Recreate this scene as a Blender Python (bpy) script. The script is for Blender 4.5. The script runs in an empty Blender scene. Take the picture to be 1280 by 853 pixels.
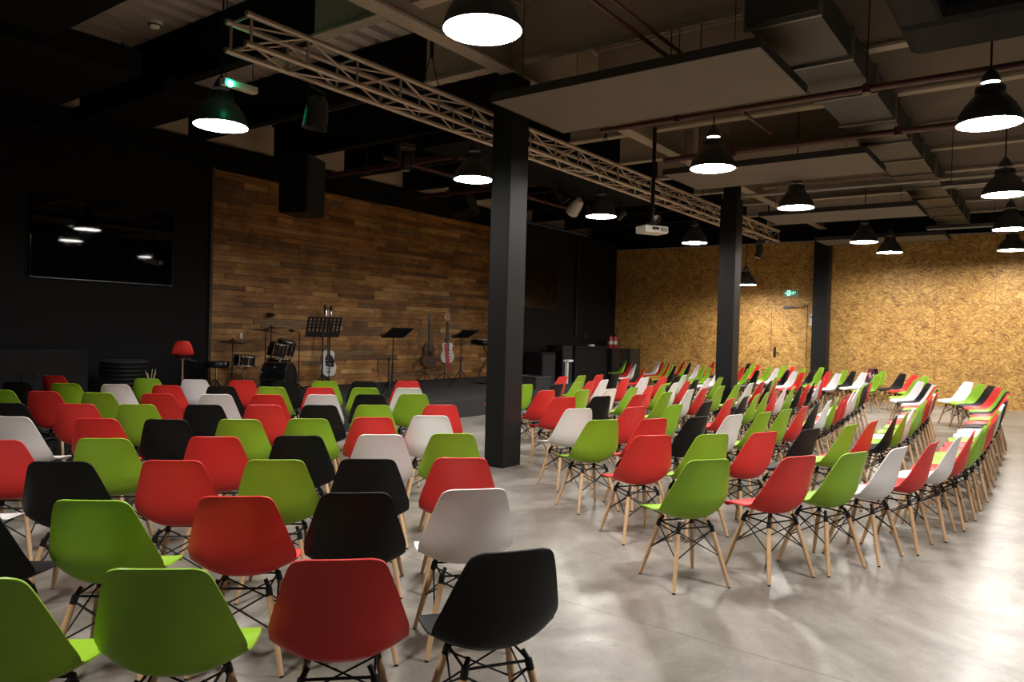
import bpy, bmesh, math, random
from mathutils import Vector, Matrix
random.seed(11)
SC = bpy.context.scene
COL = SC.collection
PI = math.pi

# ------------------------------------------------------------------ helpers
def lin(c):
    return tuple(((v / 12.92) if v <= 0.04045 else ((v + 0.055) / 1.055) ** 2.4) for v in c)

def mat(name, color, rough=0.5, metal=0.0, spec=0.5, noise=0.0, nscale=30.0, bump=0.0, emit=None, estr=0.0):
    m = bpy.data.materials.new(name); m.use_nodes = True
    nt = m.node_tree; b = nt.nodes['Principled BSDF']
    b.inputs['Base Color'].default_value = (*color, 1)
    b.inputs['Roughness'].default_value = rough
    b.inputs['Metallic'].default_value = metal
    b.inputs['Specular IOR Level'].default_value = spec
    if emit:
        b.inputs['Emission Color'].default_value = (*emit, 1)
        b.inputs['Emission Strength'].default_value = estr
    tc = nt.nodes.new('ShaderNodeTexCoord')
    nz = nt.nodes.new('ShaderNodeTexNoise'); nz.inputs['Scale'].default_value = nscale; nz.inputs['Detail'].default_value = 4
    nt.links.new(tc.outputs['Object'], nz.inputs['Vector'])
    if noise > 0:
        mx = nt.nodes.new('ShaderNodeMix'); mx.data_type = 'RGBA'
        mx.inputs[6].default_value = (*[max(0, c * (1 - noise)) for c in color], 1)
        mx.inputs[7].default_value = (*[min(1, c * (1 + noise)) for c in color], 1)
        nt.links.new(nz.outputs['Fac'], mx.inputs[0]); nt.links.new(mx.outputs[2], b.inputs['Base Color'])
    if bump > 0:
        bp = nt.nodes.new('ShaderNodeBump'); bp.inputs['Strength'].default_value = bump; bp.inputs['Distance'].default_value = 0.01
        nt.links.new(nz.outputs['Fac'], bp.inputs['Height']); nt.links.new(bp.outputs['Normal'], b.inputs['Normal'])
    return m

def obj(name, bm, m, parent=None, loc=None, smooth=None):
    me = bpy.data.meshes.new(name)
    bmesh.ops.recalc_face_normals(bm, faces=bm.faces[:])
    bm.to_mesh(me); bm.free()
    for mm in (m if isinstance(m, (list, tuple)) else [m]): me.materials.append(mm)
    if smooth is not None:
        for p in me.polygons: p.use_smooth = True
        me.set_sharp_from_angle(angle=math.radians(smooth))
    o = bpy.data.objects.new(name, me); COL.objects.link(o)
    if parent: o.parent = parent
    if loc: o.location = loc
    return o

def tag(o, label=None, cat=None, group=None, kind=None):
    if label: o['label'] = label
    if cat: o['category'] = cat
    if group: o['group'] = group
    if kind: o['kind'] = kind
    return o

def thing(name, label, cat, loc=(0, 0, 0), rotz=0.0, group=None):
    o = bpy.data.objects.new(name, None); COL.objects.link(o)
    o.empty_display_size = 0.1
    o.location = loc; o.rotation_euler = (0, 0, rotz)
    return tag(o, label, cat, group)

def struct(name, bm, m, smooth=None):
    return tag(obj(name, bm, m, None, None, smooth), kind='structure')

def dup(root, loc, rotz, label=None, group=None, matmap=None):
    r = root.copy(); COL.objects.link(r); r.location = loc; r.rotation_euler = (0, 0, rotz)
    if label: r['label'] = label
    if group: r['group'] = group
    for ch in list(root.children):
        c = ch.copy(); COL.objects.link(c); c.parent = r
        for g in ch.children:
            d = g.copy(); COL.objects.link(d); d.parent = c
    return r

def BM(): return bmesh.new()

def box(bm, x0, x1, y0, y1, z0, z1, mi=0, bev=0.0, M=None):
    vs = [bm.verts.new((x, y, z)) for x in (x0, x1) for y in (y0, y1) for z in (z0, z1)]
    fs = []
    for q in ((0, 1, 3, 2), (4, 6, 7, 5), (0, 4, 5, 1), (2, 3, 7, 6), (0, 2, 6, 4), (1, 5, 7, 3)):
        f = bm.faces.new([vs[i] for i in q]); f.material_index = mi; fs.append(f)
    if M is not None: bmesh.ops.transform(bm, matrix=M, verts=vs)
    if bev > 0:
        es = list({e for f in fs for e in f.edges})
        r = bmesh.ops.bevel(bm, geom=es, offset=bev, segments=2, affect='EDGES', profile=0.5)
        for f in r['faces']: f.material_index = mi
    return vs

def tube(bm, pts, r, n=8, mi=0, caps=True):
    """tube through points; r a number or one per point"""
    pts = [Vector(p) for p in pts]
    rs = r if isinstance(r, (list, tuple)) else [r] * len(pts)
    rings = []
    up = None
    for i, p in enumerate(pts):
        if i == 0: d = pts[1] - p
        elif i == len(pts) - 1: d = p - pts[i - 1]
        else: d = (pts[i + 1] - p).normalized() + (p - pts[i - 1]).normalized()
        d.normalize()
        if up is None:
            up = Vector((0, 0, 1)) if abs(d.z) < 0.9 else Vector((1, 0, 0))
        a = d.cross(up)
        if a.length < 1e-4: a = d.cross(Vector((0, 1, 0)))
        a.normalize(); b = a.cross(d).normalized(); up = b
        rings.append([bm.verts.new(p + (a * math.cos(2 * PI * k / n) + b * math.sin(2 * PI * k / n)) * rs[i]) for k in range(n)])
    for i in range(len(rings) - 1):
        for k in range(n):
            f = bm.faces.new((rings[i][k], rings[i][(k + 1) % n], rings[i + 1][(k + 1) % n], rings[i + 1][k])); f.material_index = mi
    if caps:
        for rg, fl in ((rings[0], True), (rings[-1], False)):
            f = bm.faces.new(rg[::-1] if fl else rg); f.material_index = mi
    return [v for rg in rings for v in rg]

def lathe(bm, prof, n=32, c=(0, 0, 0), mi=0, M=None, close=False):
    """prof: list of (r, z[, material])"""
    rings = []; vs = []
    for p in prof:
        r, z = p[0], p[1]
        if r < 1e-5:
            v = bm.verts.new((c[0], c[1], c[2] + z)); rings.append([v]); vs.append(v)
        else:
            rg = [bm.verts.new((c[0] + r * math.cos(2 * PI * k / n), c[1] + r * math.sin(2 * PI * k / n), c[2] + z)) for k in range(n)]
            rings.append(rg); vs += rg
    for i in range(len(rings) - 1):
        a, b = rings[i], rings[i + 1]
        m_ = prof[i][2] if len(prof[i]) > 2 else mi
        for k in range(n):
            k2 = (k + 1) % n
            if len(a) == 1 and len(b) == 1: continue
            if len(a) == 1: f = bm.faces.new((a[0], b[k], b[k2]))
            elif len(b) == 1: f = bm.faces.new((a[k], a[k2], b[0]))
            else: f = bm.faces.new((a[k], a[k2], b[k2], b[k]))
            f.material_index = m_
    if M is not None: bmesh.ops.transform(bm, matrix=M, verts=vs)
    return vs

def prism(bm, outline, y0, y1, mi=0, M=None):
    """outline in x,z extruded along y"""
    a = [bm.verts.new((x, y0, z)) for x, z in outline]; b = [bm.verts.new((x, y1, z)) for x, z in outline]
    n = len(a)
    fs = [bm.faces.new(a), bm.faces.new(b[::-1])]
    for i in range(n): fs.append(bm.faces.new((a[i], b[i], b[(i + 1) % n], a[(i + 1) % n])))
    for f in fs: f.material_index = mi
    if M is not None: bmesh.ops.transform(bm, matrix=M, verts=a + b)
    return a + b

def xf(loc, rz=0, rx=0, ry=0):
    return Matrix.Translation(loc) @ Matrix.Rotation(rz, 4, 'Z') @ Matrix.Rotation(ry, 4, 'Y') @ Matrix.Rotation(rx, 4, 'X')

# ------------------------------------------------------------------ camera
f_px, pitch, roll, yaw, HC = 920.835, -0.0150124551, 0.0268709156, 0.6358474, 1.575
fw = Vector((math.cos(yaw) * math.cos(pitch), math.sin(yaw) * math.cos(pitch), math.sin(pitch)))
rt = Vector((math.sin(yaw), -math.cos(yaw), 0)); up0 = rt.cross(fw)
rt2 = rt * math.cos(roll) + up0 * math.sin(roll); up2 = -rt * math.sin(roll) + up0 * math.cos(roll)
cd = bpy.data.cameras.new('camera'); cam = bpy.data.objects.new('camera', cd); COL.objects.link(cam)
R3 = Matrix((rt2, up2, -fw)).transposed()
cam.matrix_world = Matrix.Translation((0, 0, HC)) @ R3.to_4x4()
cd.sensor_width = 36.0; cd.lens = 36.0 * f_px / 1280.0; cd.clip_start = 0.05; cd.clip_end = 100
SC.camera = cam

# ------------------------------------------------------------------ materials
M = {}
M['red'] = mat('red plastic', (0.60, 0.030, 0.026), 0.45, spec=0.3)
M['green'] = mat('lime green plastic', (0.215, 0.385, 0.020), 0.45, spec=0.3)
M['white'] = mat('white plastic', (0.72, 0.70, 0.71), 0.42, spec=0.4)
M['black'] = mat('black plastic', (0.0045, 0.0045, 0.005), 0.55, spec=0.22)
M['beech'] = mat('beech wood', (0.52, 0.33, 0.18), 0.5, noise=0.25, nscale=14)
M['blackmetal'] = mat('black painted steel', (0.006, 0.006, 0.0065), 0.5, spec=0.3)
M['wallblack'] = mat('black wall paint', (0.0034, 0.0035, 0.0037), 0.8, spec=0.25, noise=0.2, nscale=3)
M['colblack'] = mat('black column paint', (0.0042, 0.0045, 0.0055), 0.5, spec=0.28, noise=0.35, nscale=5)
M['stage'] = mat('charcoal stage carpet', (0.011, 0.011, 0.012), 0.85, noise=0.3, nscale=60)
M['soffit'] = mat('warm grey painted steel', (0.36, 0.31, 0.25), 0.7, noise=0.15, nscale=2)
M['soffitblack'] = mat('black painted steelwork', (0.003, 0.003, 0.003), 0.8, spec=0.2)
M['raft'] = mat('grey acoustic board', (0.145, 0.127, 0.106), 0.85, noise=0.1, nscale=2)
M['raftedge'] = mat('dark board edge', (0.02, 0.02, 0.02), 0.6)
M['galv'] = mat('galvanised duct', (0.032, 0.029, 0.026), 0.55, metal=0.2, noise=0.2, nscale=3)
M['galvrim'] = mat('duct flange', (0.17, 0.16, 0.14), 0.45, metal=0.3)
M['blackduct'] = mat('black duct wrap', (0.0045, 0.005, 0.006), 0.7, spec=0.2, noise=0.3, nscale=2)
M['redpipe'] = mat('dark red sprinkler pipe', (0.060, 0.016, 0.014), 0.45)
M['conduit'] = mat('pale conduit', (0.30, 0.28, 0.25), 0.5)
M['truss'] = mat('aluminium truss', (0.46, 0.385, 0.32), 0.36, metal=0.55)
M['deck'] = mat('galvanised roof deck', (0.60, 0.57, 0.54), 0.6, metal=0.0, noise=0.15, nscale=2)
M['block'] = mat('beige block wall', (0.60, 0.51, 0.38), 0.9, noise=0.1, nscale=2)
M['shade'] = mat('dark grey lamp shade', (0.026, 0.026, 0.028), 0.42)
M['shadein'] = mat('white lamp lining', (0.8, 0.8, 0.78), 0.6)
M['glow'] = mat('lamp diffuser', (0.9, 0.9, 0.9), 0.5, emit=(1.0, 0.95, 0.885), estr=95.0)
M['glow2'] = mat('lamp vent glow', (0.03, 0.03, 0.03), 0.5, emit=(1.0, 0.93, 0.84), estr=0.01)
M['glow3'] = mat('bright lamp vent', (0.9, 0.9, 0.9), 0.5, emit=(1.0, 0.95, 0.9), estr=2.5)
M['cream'] = mat('cream casing', (0.55, 0.52, 0.46), 0.45)
M['chrome'] = mat('chrome', (0.72, 0.72, 0.73), 0.16, metal=1.0)
M['glossblack'] = mat('gloss black lacquer', (0.006, 0.006, 0.007), 0.12)
M['screen'] = mat('switched off screen glass', (0.0015, 0.0015, 0.002), 0.03, spec=0.35)
M['drumhead'] = mat('black drum head', (0.012, 0.012, 0.012), 0.25)
M['bronze'] = mat('dark bronze', (0.035, 0.026, 0.018), 0.35, metal=0.6)
M['darkbrown'] = mat('dark brown guitar lacquer', (0.060, 0.026, 0.014), 0.3)
M['rosewood'] = mat('dark fretboard', (0.035, 0.02, 0.013), 0.5)
M['maple'] = mat('maple neck', (0.42, 0.26, 0.13), 0.4)
M['offwhite'] = mat('off white lacquer', (0.70, 0.68, 0.62), 0.25)
M['strapred'] = mat('red guitar strap', (0.50, 0.05, 0.06), 0.7)
M['blackcloth'] = mat('black cloth', (0.012, 0.011, 0.013), 0.9, bump=0.5, nscale=40)
M['maroon'] = mat('dark maroon lining', (0.10, 0.012, 0.02), 0.8)
M['pinkcloth'] = mat('dusty pink lining', (0.45, 0.18, 0.18), 0.85)
M['teal'] = mat('teal fabric', (0.02, 0.24, 0.24), 0.7)
M['navy'] = mat('navy fabric', (0.015, 0.02, 0.07), 0.8)
M['exting'] = mat('red extinguisher enamel', (0.33, 0.035, 0.04), 0.3)
M['lightgrey'] = mat('light grey plastic', (0.55, 0.55, 0.54), 0.4)
M['reed'] = mat('dry reed', (0.42, 0.33, 0.20), 0.8)
M['darkwood'] = mat('dark brown cabinet', (0.035, 0.027, 0.02), 0.6, noise=0.3, nscale=8)
M['led'] = mat('green indicator lamp', (0.0, 0.4, 0.2), 0.4, emit=(0.02, 1.0, 0.42), estr=30.0)
M['gap'] = mat('board joint', (0.16, 0.085, 0.026), 0.8)
M['signgreen'] = mat('dark green sign face', (0.01, 0.05, 0.03), 0.4, emit=(0.01, 0.16, 0.085), estr=0.2)
M['signmark'] = mat('lit sign marking', (0.5, 0.9, 0.7), 0.4, emit=(0.42, 1.0, 0.72), estr=0.6)
M['lens'] = mat('spotlight lens', (0.5, 0.5, 0.52), 0.08)
M['spotgrey'] = mat('grey spotlight body', (0.022, 0.022, 0.024), 0.45)

def nodes_of(m):
    nt = m.node_tree
    return nt, nt.nodes['Principled BSDF'], (lambda t: nt.nodes.new('ShaderNode' + t)), nt.links.new

def make_concrete():
    m = bpy.data.materials.new('polished concrete'); m.use_nodes = True
    nt, b, N, lk = nodes_of(m)
    tc = N('TexCoord')
    n1 = N('TexNoise'); n1.inputs['Scale'].default_value = 0.55; n1.inputs['Detail'].default_value = 10; n1.inputs['Roughness'].default_value = 0.62; n1.inputs['Distortion'].default_value = 1.1
    n2 = N('TexNoise'); n2.inputs['Scale'].default_value = 3.6; n2.inputs['Detail'].default_value = 8; n2.inputs['Roughness'].default_value = 0.68; n2.inputs['Distortion'].default_value = 0.6
    n3 = N('TexNoise'); n3.inputs['Scale'].default_value = 45; n3.inputs['Detail'].default_value = 4
    for n in (n1, n2, n3): lk(tc.outputs['Object'], n.inputs['Vector'])
    r1 = N('ValToRGB'); e = r1.color_ramp.elements
    e[0].position = 0.30; e[0].color = (0.120, 0.108, 0.092, 1); e[1].position = 0.68; e[1].color = (0.315, 0.298, 0.272, 1)
    k = e.new(0.45); k.color = (0.19, 0.175, 0.154, 1); k = e.new(0.54); k.color = (0.262, 0.246, 0.222, 1)
    lk(n1.outputs['Fac'], r1.inputs['Fac'])
    r2 = N('ValToRGB'); e = r2.color_ramp.elements
    e[0].position = 0.33; e[0].color = (0.74, 0.72, 0.70, 1); e[1].position = 0.62; e[1].color = (1.06, 1.06, 1.06, 1)
    lk(n2.outputs['Fac'], r2.inputs['Fac'])
    mx = N('Mix'); mx.data_type = 'RGBA'; mx.blend_type = 'MULTIPLY'; mx.inputs[0].default_value = 0.85
    lk(r1.outputs['Color'], mx.inputs[6]); lk(r2.outputs['Color'], mx.inputs[7])
    r3 = N('ValToRGB'); e = r3.color_ramp.elements
    e[0].position = 0.3; e[0].color = (0.9, 0.9, 0.9, 1); e[1].position = 0.7; e[1].color = (1.05, 1.05, 1.05, 1)
    lk(n3.outputs['Fac'], r3.inputs['Fac'])
    m2 = N('Mix'); m2.data_type = 'RGBA'; m2.blend_type = 'MULTIPLY'; m2.inputs[0].default_value = 1.0
    lk(mx.outputs[2], m2.inputs[6]); b.inputs['Specular IOR Level'].default_value = 0.45; lk(r3.outputs['Color'], m2.inputs[7])
    # saw cut joints every 6 m in x (one at 3.65) and y
    sp = N('SeparateXYZ'); lk(tc.outputs['Object'], sp.inputs[0])
    def joint(axis, off, per):
        a = N('Math'); a.operation = 'SUBTRACT'; lk(sp.outputs[axis], a.inputs[0]); a.inputs[1].default_value = off - per / 2
        c = N('Math'); c.operation = 'PINGPONG'; lk(a.outputs[0], c.inputs[0]); c.inputs[1].default_value = per / 2
        d = N('Math'); d.operation = 'GREATER_THAN'; lk(c.outputs[0], d.inputs[0]); d.inputs[1].default_value = per / 2 - 0.003
        return d
    j1 = joint(0, 3.65, 6.0); j2 = joint(1, 5.2, 6.0)
    mxx = N('Math'); mxx.operation = 'MAXIMUM'; lk(j1.outputs[0], mxx.inputs[0]); lk(j2.outputs[0], mxx.inputs[1])
    m3 = N('Mix'); m3.data_type = 'RGBA'; lk(mxx.outputs[0], m3.inputs[0]); lk(m2.outputs[2], m3.inputs[6]); m3.inputs[7].default_value = (0.05, 0.045, 0.04, 1)
    lk(m3.outputs[2], b.inputs['Base Color'])
    rr = N('MapRange'); rr.inputs[1].default_value = 0.3; rr.inputs[2].default_value = 0.7; rr.inputs[3].default_value = 0.38; rr.inputs[4].default_value = 0.27
    lk(n2.outputs['Fac'], rr.inputs[0]); lk(rr.outputs[0], b.inputs['Roughness'])
    bp = N('Bump'); bp.inputs['Strength'].default_value = 0.12; bp.inputs['Distance'].default_value = 0.01
    lk(n2.outputs['Fac'], bp.inputs['Height']); lk(bp.outputs['Normal'], b.inputs['Normal'])
    return m

def make_osb():
    m = bpy.data.materials.new('oriented strand board'); m.use_nodes = True
    nt, b, N, lk = nodes_of(m)
    tc = N('TexCoord')
    sp = N('SeparateXYZ'); lk(tc.outputs['Object'], sp.inputs[0])
    cb = N('CombineXYZ'); lk(sp.outputs[1], cb.inputs[0]); lk(sp.outputs[2], cb.inputs[1])
    # strands: cells of wandering direction, each drawn with fine stretched grain
    def layer(scale, seed):
        mp = N('Mapping'); mp.inputs['Location'].default_value = (seed, seed * 1.7, 0); lk(cb.outputs[0], mp.inputs['Vector'])
        dn = N('TexNoise'); dn.inputs['Scale'].default_value = 5; lk(mp.outputs[0], dn.inputs['Vector'])
        vm = N('VectorMath'); vm.operation = 'MULTIPLY_ADD'; lk(dn.outputs['Color'], vm.inputs[0]); vm.inputs[1].default_value = (0.07, 0.07, 0); lk(mp.outputs[0], vm.inputs[2])
        v1 = N('TexVoronoi'); v1.inputs['Scale'].default_value = scale; lk(vm.outputs[0], v1.inputs['Vector'])
        se = N('SeparateColor'); lk(v1.outputs['Color'], se.inputs[0])
        an = N('MapRange'); an.inputs[3].default_value = -1.0; an.inputs[4].default_value = 1.0; lk(se.outputs[0], an.inputs[0])
        ro = N('VectorRotate'); ro.rotation_type = 'Z_AXIS'; lk(vm.outputs[0], ro.inputs['Vector']); lk(an.outputs[0], ro.inputs['Angle'])
        st = N('Mapping'); st.inputs['Scale'].default_value = (8, 62, 1); lk(ro.outputs[0], st.inputs['Vector'])
        v2 = N('TexVoronoi'); v2.inputs['Scale'].default_value = 1.0; lk(st.outputs[0], v2.inputs['Vector'])
        s2 = N('SeparateColor'); lk(v2.outputs['Color'], s2.inputs[0])
        return s2.outputs[0], se.outputs[1]
    a1, c1 = layer(5.5, 0.0); a2, c2 = layer(10.0, 7.3)
    ad = N('Math'); ad.operation = 'MULTIPLY_ADD'; lk(a1, ad.inputs[0]); ad.inputs[1].default_value = 0.55
    ad2 = N('Math'); ad2.operation = 'MULTIPLY'; lk(a2, ad2.inputs[0]); ad2.inputs[1].default_value = 0.45; lk(ad2.outputs[0], ad.inputs[2])
    r = N('ValToRGB'); e = r.color_ramp.elements
    e[0].position = 0.08; e[0].color = (0.115, 0.048, 0.011, 1); e[1].position = 0.95; e[1].color = (0.68, 0.43, 0.135, 1)
    k = e.new(0.28); k.color = (0.29, 0.143, 0.032, 1); k = e.new(0.6); k.color = (0.45, 0.24, 0.056, 1)
    av = N('Math'); av.operation = 'MULTIPLY_ADD'; lk(c1, av.inputs[0]); av.inputs[1].default_value = 0.20; lk(ad.outputs[0], av.inputs[2])
    aw = N('Math'); aw.operation = 'SUBTRACT'; lk(av.outputs[0], aw.inputs[0]); aw.inputs[1].default_value = 0.08
    lk(aw.outputs[0], r.inputs['Fac'])
    # panel seams: horizontal at 2.495 m, vertical every 2.44 m
    def seam(axis, off, per, w):
        a = N('Math'); a.operation = 'SUBTRACT'; lk(sp.outputs[axis], a.inputs[0]); a.inputs[1].default_value = off - per / 2
        c = N('Math'); c.operation = 'PINGPONG'; lk(a.outputs[0], c.inputs[0]); c.inputs[1].default_value = per / 2
        d = N('Math'); d.operation = 'GREATER_THAN'; lk(c.outputs[0], d.inputs[0]); d.inputs[1].default_value = per / 2 - w
        return d
    s1 = seam(1, 3.62, 1.22, 0.005); s2 = seam(2, 2.495, 2.44, 0.005)
    mxx = N('Math'); mxx.operation = 'MAXIMUM'; lk(s1.outputs[0], mxx.inputs[0]); lk(s2.outputs[0], mxx.inputs[1])
    m3 = N('Mix'); m3.data_type = 'RGBA'; lk(mxx.outputs[0], m3.inputs[0]); lk(r.outputs['Color'], m3.inputs[6]); m3.inputs[7].default_value = (0.20, 0.11, 0.035, 1)
    lk(m3.outputs[2], b.inputs['Base Color']); b.inputs['Roughness'].default_value = 0.6
    bp = N('Bump'); bp.inputs['Strength'].default_value = 0.2; bp.inputs['Distance'].default_value = 0.004
    lk(ad.outputs[0], bp.inputs['Height']); lk(bp.outputs['Normal'], b.inputs['Normal'])
    return m

def make_plank(name, c1, c2):
    m = bpy.data.materials.new(name); m.use_nodes = True
    nt, b, N, lk = nodes_of(m)
    tc = N('TexCoord')
    mp = N('Mapping'); mp.inputs['Scale'].default_value = (2.2, 1, 15); lk(tc.outputs['Object'], mp.inputs['Vector'])
    n = N('TexNoise'); n.inputs['Scale'].default_value = 1.6; n.inputs['Detail'].default_value = 7; n.inputs['Roughness'].default_value = 0.65; n.inputs['Distortion'].default_value = 0.8
    lk(mp.outputs[0], n.inputs['Vector'])
    r = N('ValToRGB'); e = r.color_ramp.elements
    e[0].position = 0.30; e[0].color = (*c1, 1); e[1].position = 0.66; e[1].color = (*c2, 1)
    lk(n.outputs['Fac'], r.inputs['Fac']); 
    n2 = N('TexNoise'); n2.inputs['Scale'].default_value = 2.2; n2.inputs['Detail'].default_value = 3; lk(tc.outputs['Object'], n2.inputs['Vector'])
    r2 = N('ValToRGB'); e = r2.color_ramp.elements; e[0].position = 0.32; e[0].color = (0.45, 0.4, 0.37, 1); e[1].position = 0.6; e[1].color = (1, 1, 1, 1)
    lk(n2.outputs['Fac'], r2.inputs['Fac'])
    mx = N('Mix'); mx.data_type = 'RGBA'; mx.blend_type = 'MULTIPLY'; mx.inputs[0].default_value = 0.8
    lk(r.outputs['Color'], mx.inputs[6]); lk(r2.outputs['Color'], mx.inputs[7]); lk(mx.outputs[2], b.inputs['Base Color'])
    b.inputs['Roughness'].default_value = 0.55
    bp = N('Bump'); bp.inputs['Strength'].default_value = 0.25; bp.inputs['Distance'].default_value = 0.006
    lk(n.outputs['Fac'], bp.inputs['Height']); lk(bp.outputs['Normal'], b.inputs['Normal'])
    return m

M['floor'] = make_concrete(); M['osb'] = make_osb()
PL = [make_plank('plank golden', (0.238, 0.103, 0.026), (0.562, 0.294, 0.086)),
      make_plank('plank brown', (0.157, 0.067, 0.018), (0.410, 0.201, 0.060)),
      make_plank('plank dark', (0.092, 0.041, 0.014), (0.254, 0.120, 0.038)),
      make_plank('plank pale', (0.356, 0.191, 0.064), (0.713, 0.431, 0.168)),
      make_plank('plank grey', (0.113, 0.066, 0.030), (0.281, 0.165, 0.074)),
      make_plank('plank tan', (0.205, 0.080, 0.021), (0.475, 0.221, 0.064))]
# ------------------------------------------------------------------ room shell
XL, XR, YF, YB, ZC = -4.2, 20.8, -7.0, 12.2, 5.3
bm = BM(); box(bm, XL - .2, XR + .2, YF - .2, YB + .2, -.2, 0); struct('floor', bm, M['floor'])
# corrugated roof deck (ribs run along x)
bm = BM()
per, dep = 0.32, 0.15
y = YF - .2; prev = None
prof = []
while y < YB + .2:
    prof += [(y, ZC + dep), (y + per * .42, ZC + dep), (y + per * .44, ZC), (y + per * .98, ZC)]
    y += per
for (yy, zz) in prof:
    a = bm.verts.new((XL - .2, yy, zz)); b = bm.verts.new((XR + .2, yy, zz))
    if prev: bm.faces.new((prev[0], prev[1], b, a))
    prev = (a, b)
r = bmesh.ops.extrude_face_region(bm, geom=bm.faces[:])
bmesh.ops.translate(bm, vec=(0, 0, .12), verts=[v for v in r['geom'] if isinstance(v, bmesh.types.BMVert)])
struct('ceiling', bm, M['deck'])

def wallbox(name, x0, x1, y0, y1, z0, z1, m):
    bm = BM(); box(bm, x0, x1, y0, y1, z0, z1); return struct(name, bm, m)
wallbox('wall_back', XL, 15.55, YB - .02, YB + .2, 0, 4.72, M['wallblack'])
wallbox('wall_back_upper', XL, 20.8, YB - .0, YB + .2, 4.72, 5.45, M['block'])
wallbox('wall_back_recess', 15.55, XR, 11.3, YB, 0, 4.4, M['wallblack'])
wallbox('wall_left', XL - .2, XL, YF, YB + .2, 0, 5.45, M['wallblack'])
wallbox('wall_front', XL - .2, XR + .2, YF - .2, YF, 0, 5.45, M['wallblack'])
wallbox('wall_right', XR, XR + .2, YF, YB + .2, 0, 4.165, M['osb'])
wallbox('wall_right_upper', XR + .03, XR + .2, YF, YB + .2, 4.165, 5.45, M['soffitblack'])
bm = BM(); box(bm, XR - .035, XR + .03, YF, 11.3, 4.165, 4.20); struct('trim_right', bm, M['conduit'])
# two black rails over the plank wall
bm = BM(); box(bm, XL, 15.4, YB - .07, YB - .02, 4.70, 4.76); struct('trim_back_top', bm, M['soffitblack'])
bm = BM(); box(bm, XL, 15.4, YB - .10, YB - .02, 4.36, 4.42); struct('trim_back', bm, M['wallblack'])

# stage
bm = BM(); box(bm, XL, 15.5, 8.4, YB - .02, 0, .32, bev=.008); struct('floor_stage', bm, M['stage'])

# plank wall behind the stage
bm = BM(); rnd = random.Random(5)
zz = .325; row = 0
while zz < 4.29:
    h = rnd.choice((.090, .098, .105, .105, .115))
    z1 = min(zz + h, 4.30)
    x = 7.40
    first = True
    while x < 15.36:
        ln = rnd.uniform(.35, 1.75)
        if first: ln *= rnd.uniform(.4, 1); first = False
        x1 = min(x + ln, 15.38)
        if 15.38 - x1 < .15: x1 = 15.38
        w = rnd.random()
        hi = (zz - .3) / 4.0
        mi = 0 if w < .36 else 1 if w < .64 else 2 if w < .75 else 3 if w < .85 else 4 if w < .91 else 5
        d = rnd.uniform(.022, .042)
        box(bm, x, x1 - .004, YB - .02 - d, YB - .02, zz, z1 - .005, mi)
        x = x1
    zz = z1; row += 1
struct('wall_stage_planks', bm, PL)
bm = BM(); box(bm, 7.345, 7.395, YB - .07, YB - .02, .32, 4.33); struct('trim_stage', bm, M['darkwood'])
bm = BM(); box(bm, 15.385, 15.55, YB - .10, YB - .02, .32, 4.33); struct('trim_stage_end', bm, M['wallblack'])

# columns
def column(x0, x1, y0, y1, z1):
    bm = BM()
    box(bm, x0, x1, y0, y1, 0, z1, bev=.006)
    return struct('column', bm, M['colblack'])
column(6.66, 7.0, 5.0, 5.27, 4.47)
column(13.64, 13.98, 4.90, 5.22, 4.18)
column(20.42, 20.76, 4.84, 5.22, 4.17)
# concrete heads over the first columns
bm = BM(); box(bm, 6.70, 6.97, 5.02, 5.24, 4.475, 5.3); struct('column_head', bm, M['soffit'])
bm = BM(); box(bm, 13.67, 13.95, 4.94, 5.18, 4.185, 5.3); struct('column_head', bm, M['soffitblack'])

# steel beams: girders along x, joists along y (I sections)
def ibeam(axis, c, a0, a1, zb, zt, w, m, fl=.03):
    bm = BM()
    def bx(p0, p1, z0, z1):
        if axis == 'x': box(bm, a0, a1, p0, p1, z0, z1)
        else: box(bm, p0, p1, a0, a1, z0, z1)
    bx(c - w / 2, c + w / 2, zb, zb + fl); bx(c - w / 2, c + w / 2, zt - fl, zt)
    bx(c - w * .14, c + w * .14, zb + fl, zt - fl)
    return struct('beam', bm, m)
for yg in (5.08,): ibeam('x', yg, XL, 20.7, 4.48, 5.29, .20, M['soffit'])
ibeam('x', -1.7, XL, 20.7, 4.62, 5.29, .20, M['soffit'])
for i, xj in enumerate((-1.7, 0.0, 1.68, 3.36, 5.07, 6.80, 8.5, 10.2, 11.9, 13.45, 15.3, 17.0, 18.7, 20.35)):
    blk = xj < 4.0
    ibeam('y', xj, 5.19, 6.45, 4.62, 5.29, .15, M['soffitblack'] if blk else M['soffit'])
    ibeam('y', xj, 6.46, YB - .25, 4.62, 5.29, .15, M['soffitblack'])
    ibeam('y', xj, -1.58, 4.97, 4.62, 5.29, .15, M['soffit'])

# ------------------------------------------------------------------ ceiling equipment
def raft(label, x0, x1, y0, y1, z):
    t = thing('ceiling_panel', label, 'acoustic panel', ((x0 + x1) / 2, (y0 + y1) / 2, z), 0, 'suspended acoustic panels')
    w, l = (x1 - x0) / 2, (y1 - y0) / 2
    bm = BM(); box(bm, -w + .012, w - .012, -l + .012, l - .012, 0, .05); obj('board', bm, M['raft'], t)
    bm = BM()
    for a in ((-w, -w + .012, -l, l), (w - .012, w, -l, l), (-w + .012, w - .012, -l, -l + .012), (-w + .012, w - .012, l - .012, l)):
        box(bm, *a, -.004, .085)
    obj('edge_frame', bm, M['raftedge'], t)
    for sx in (-.75, .75):
        for sy in (-.8, .8):
            bm = BM(); tube(bm, [(w * sx, l * sy, .05), (w * sx, l * sy, 5.3 - z)], .004, 6); obj('hanging_wire', bm, M['blackmetal'], t)
    return t
raft('grey suspended board nearest the thick black column, widest of the ceiling boards', 6.17, 7.62, 2.06, 4.93, 4.0)
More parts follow.
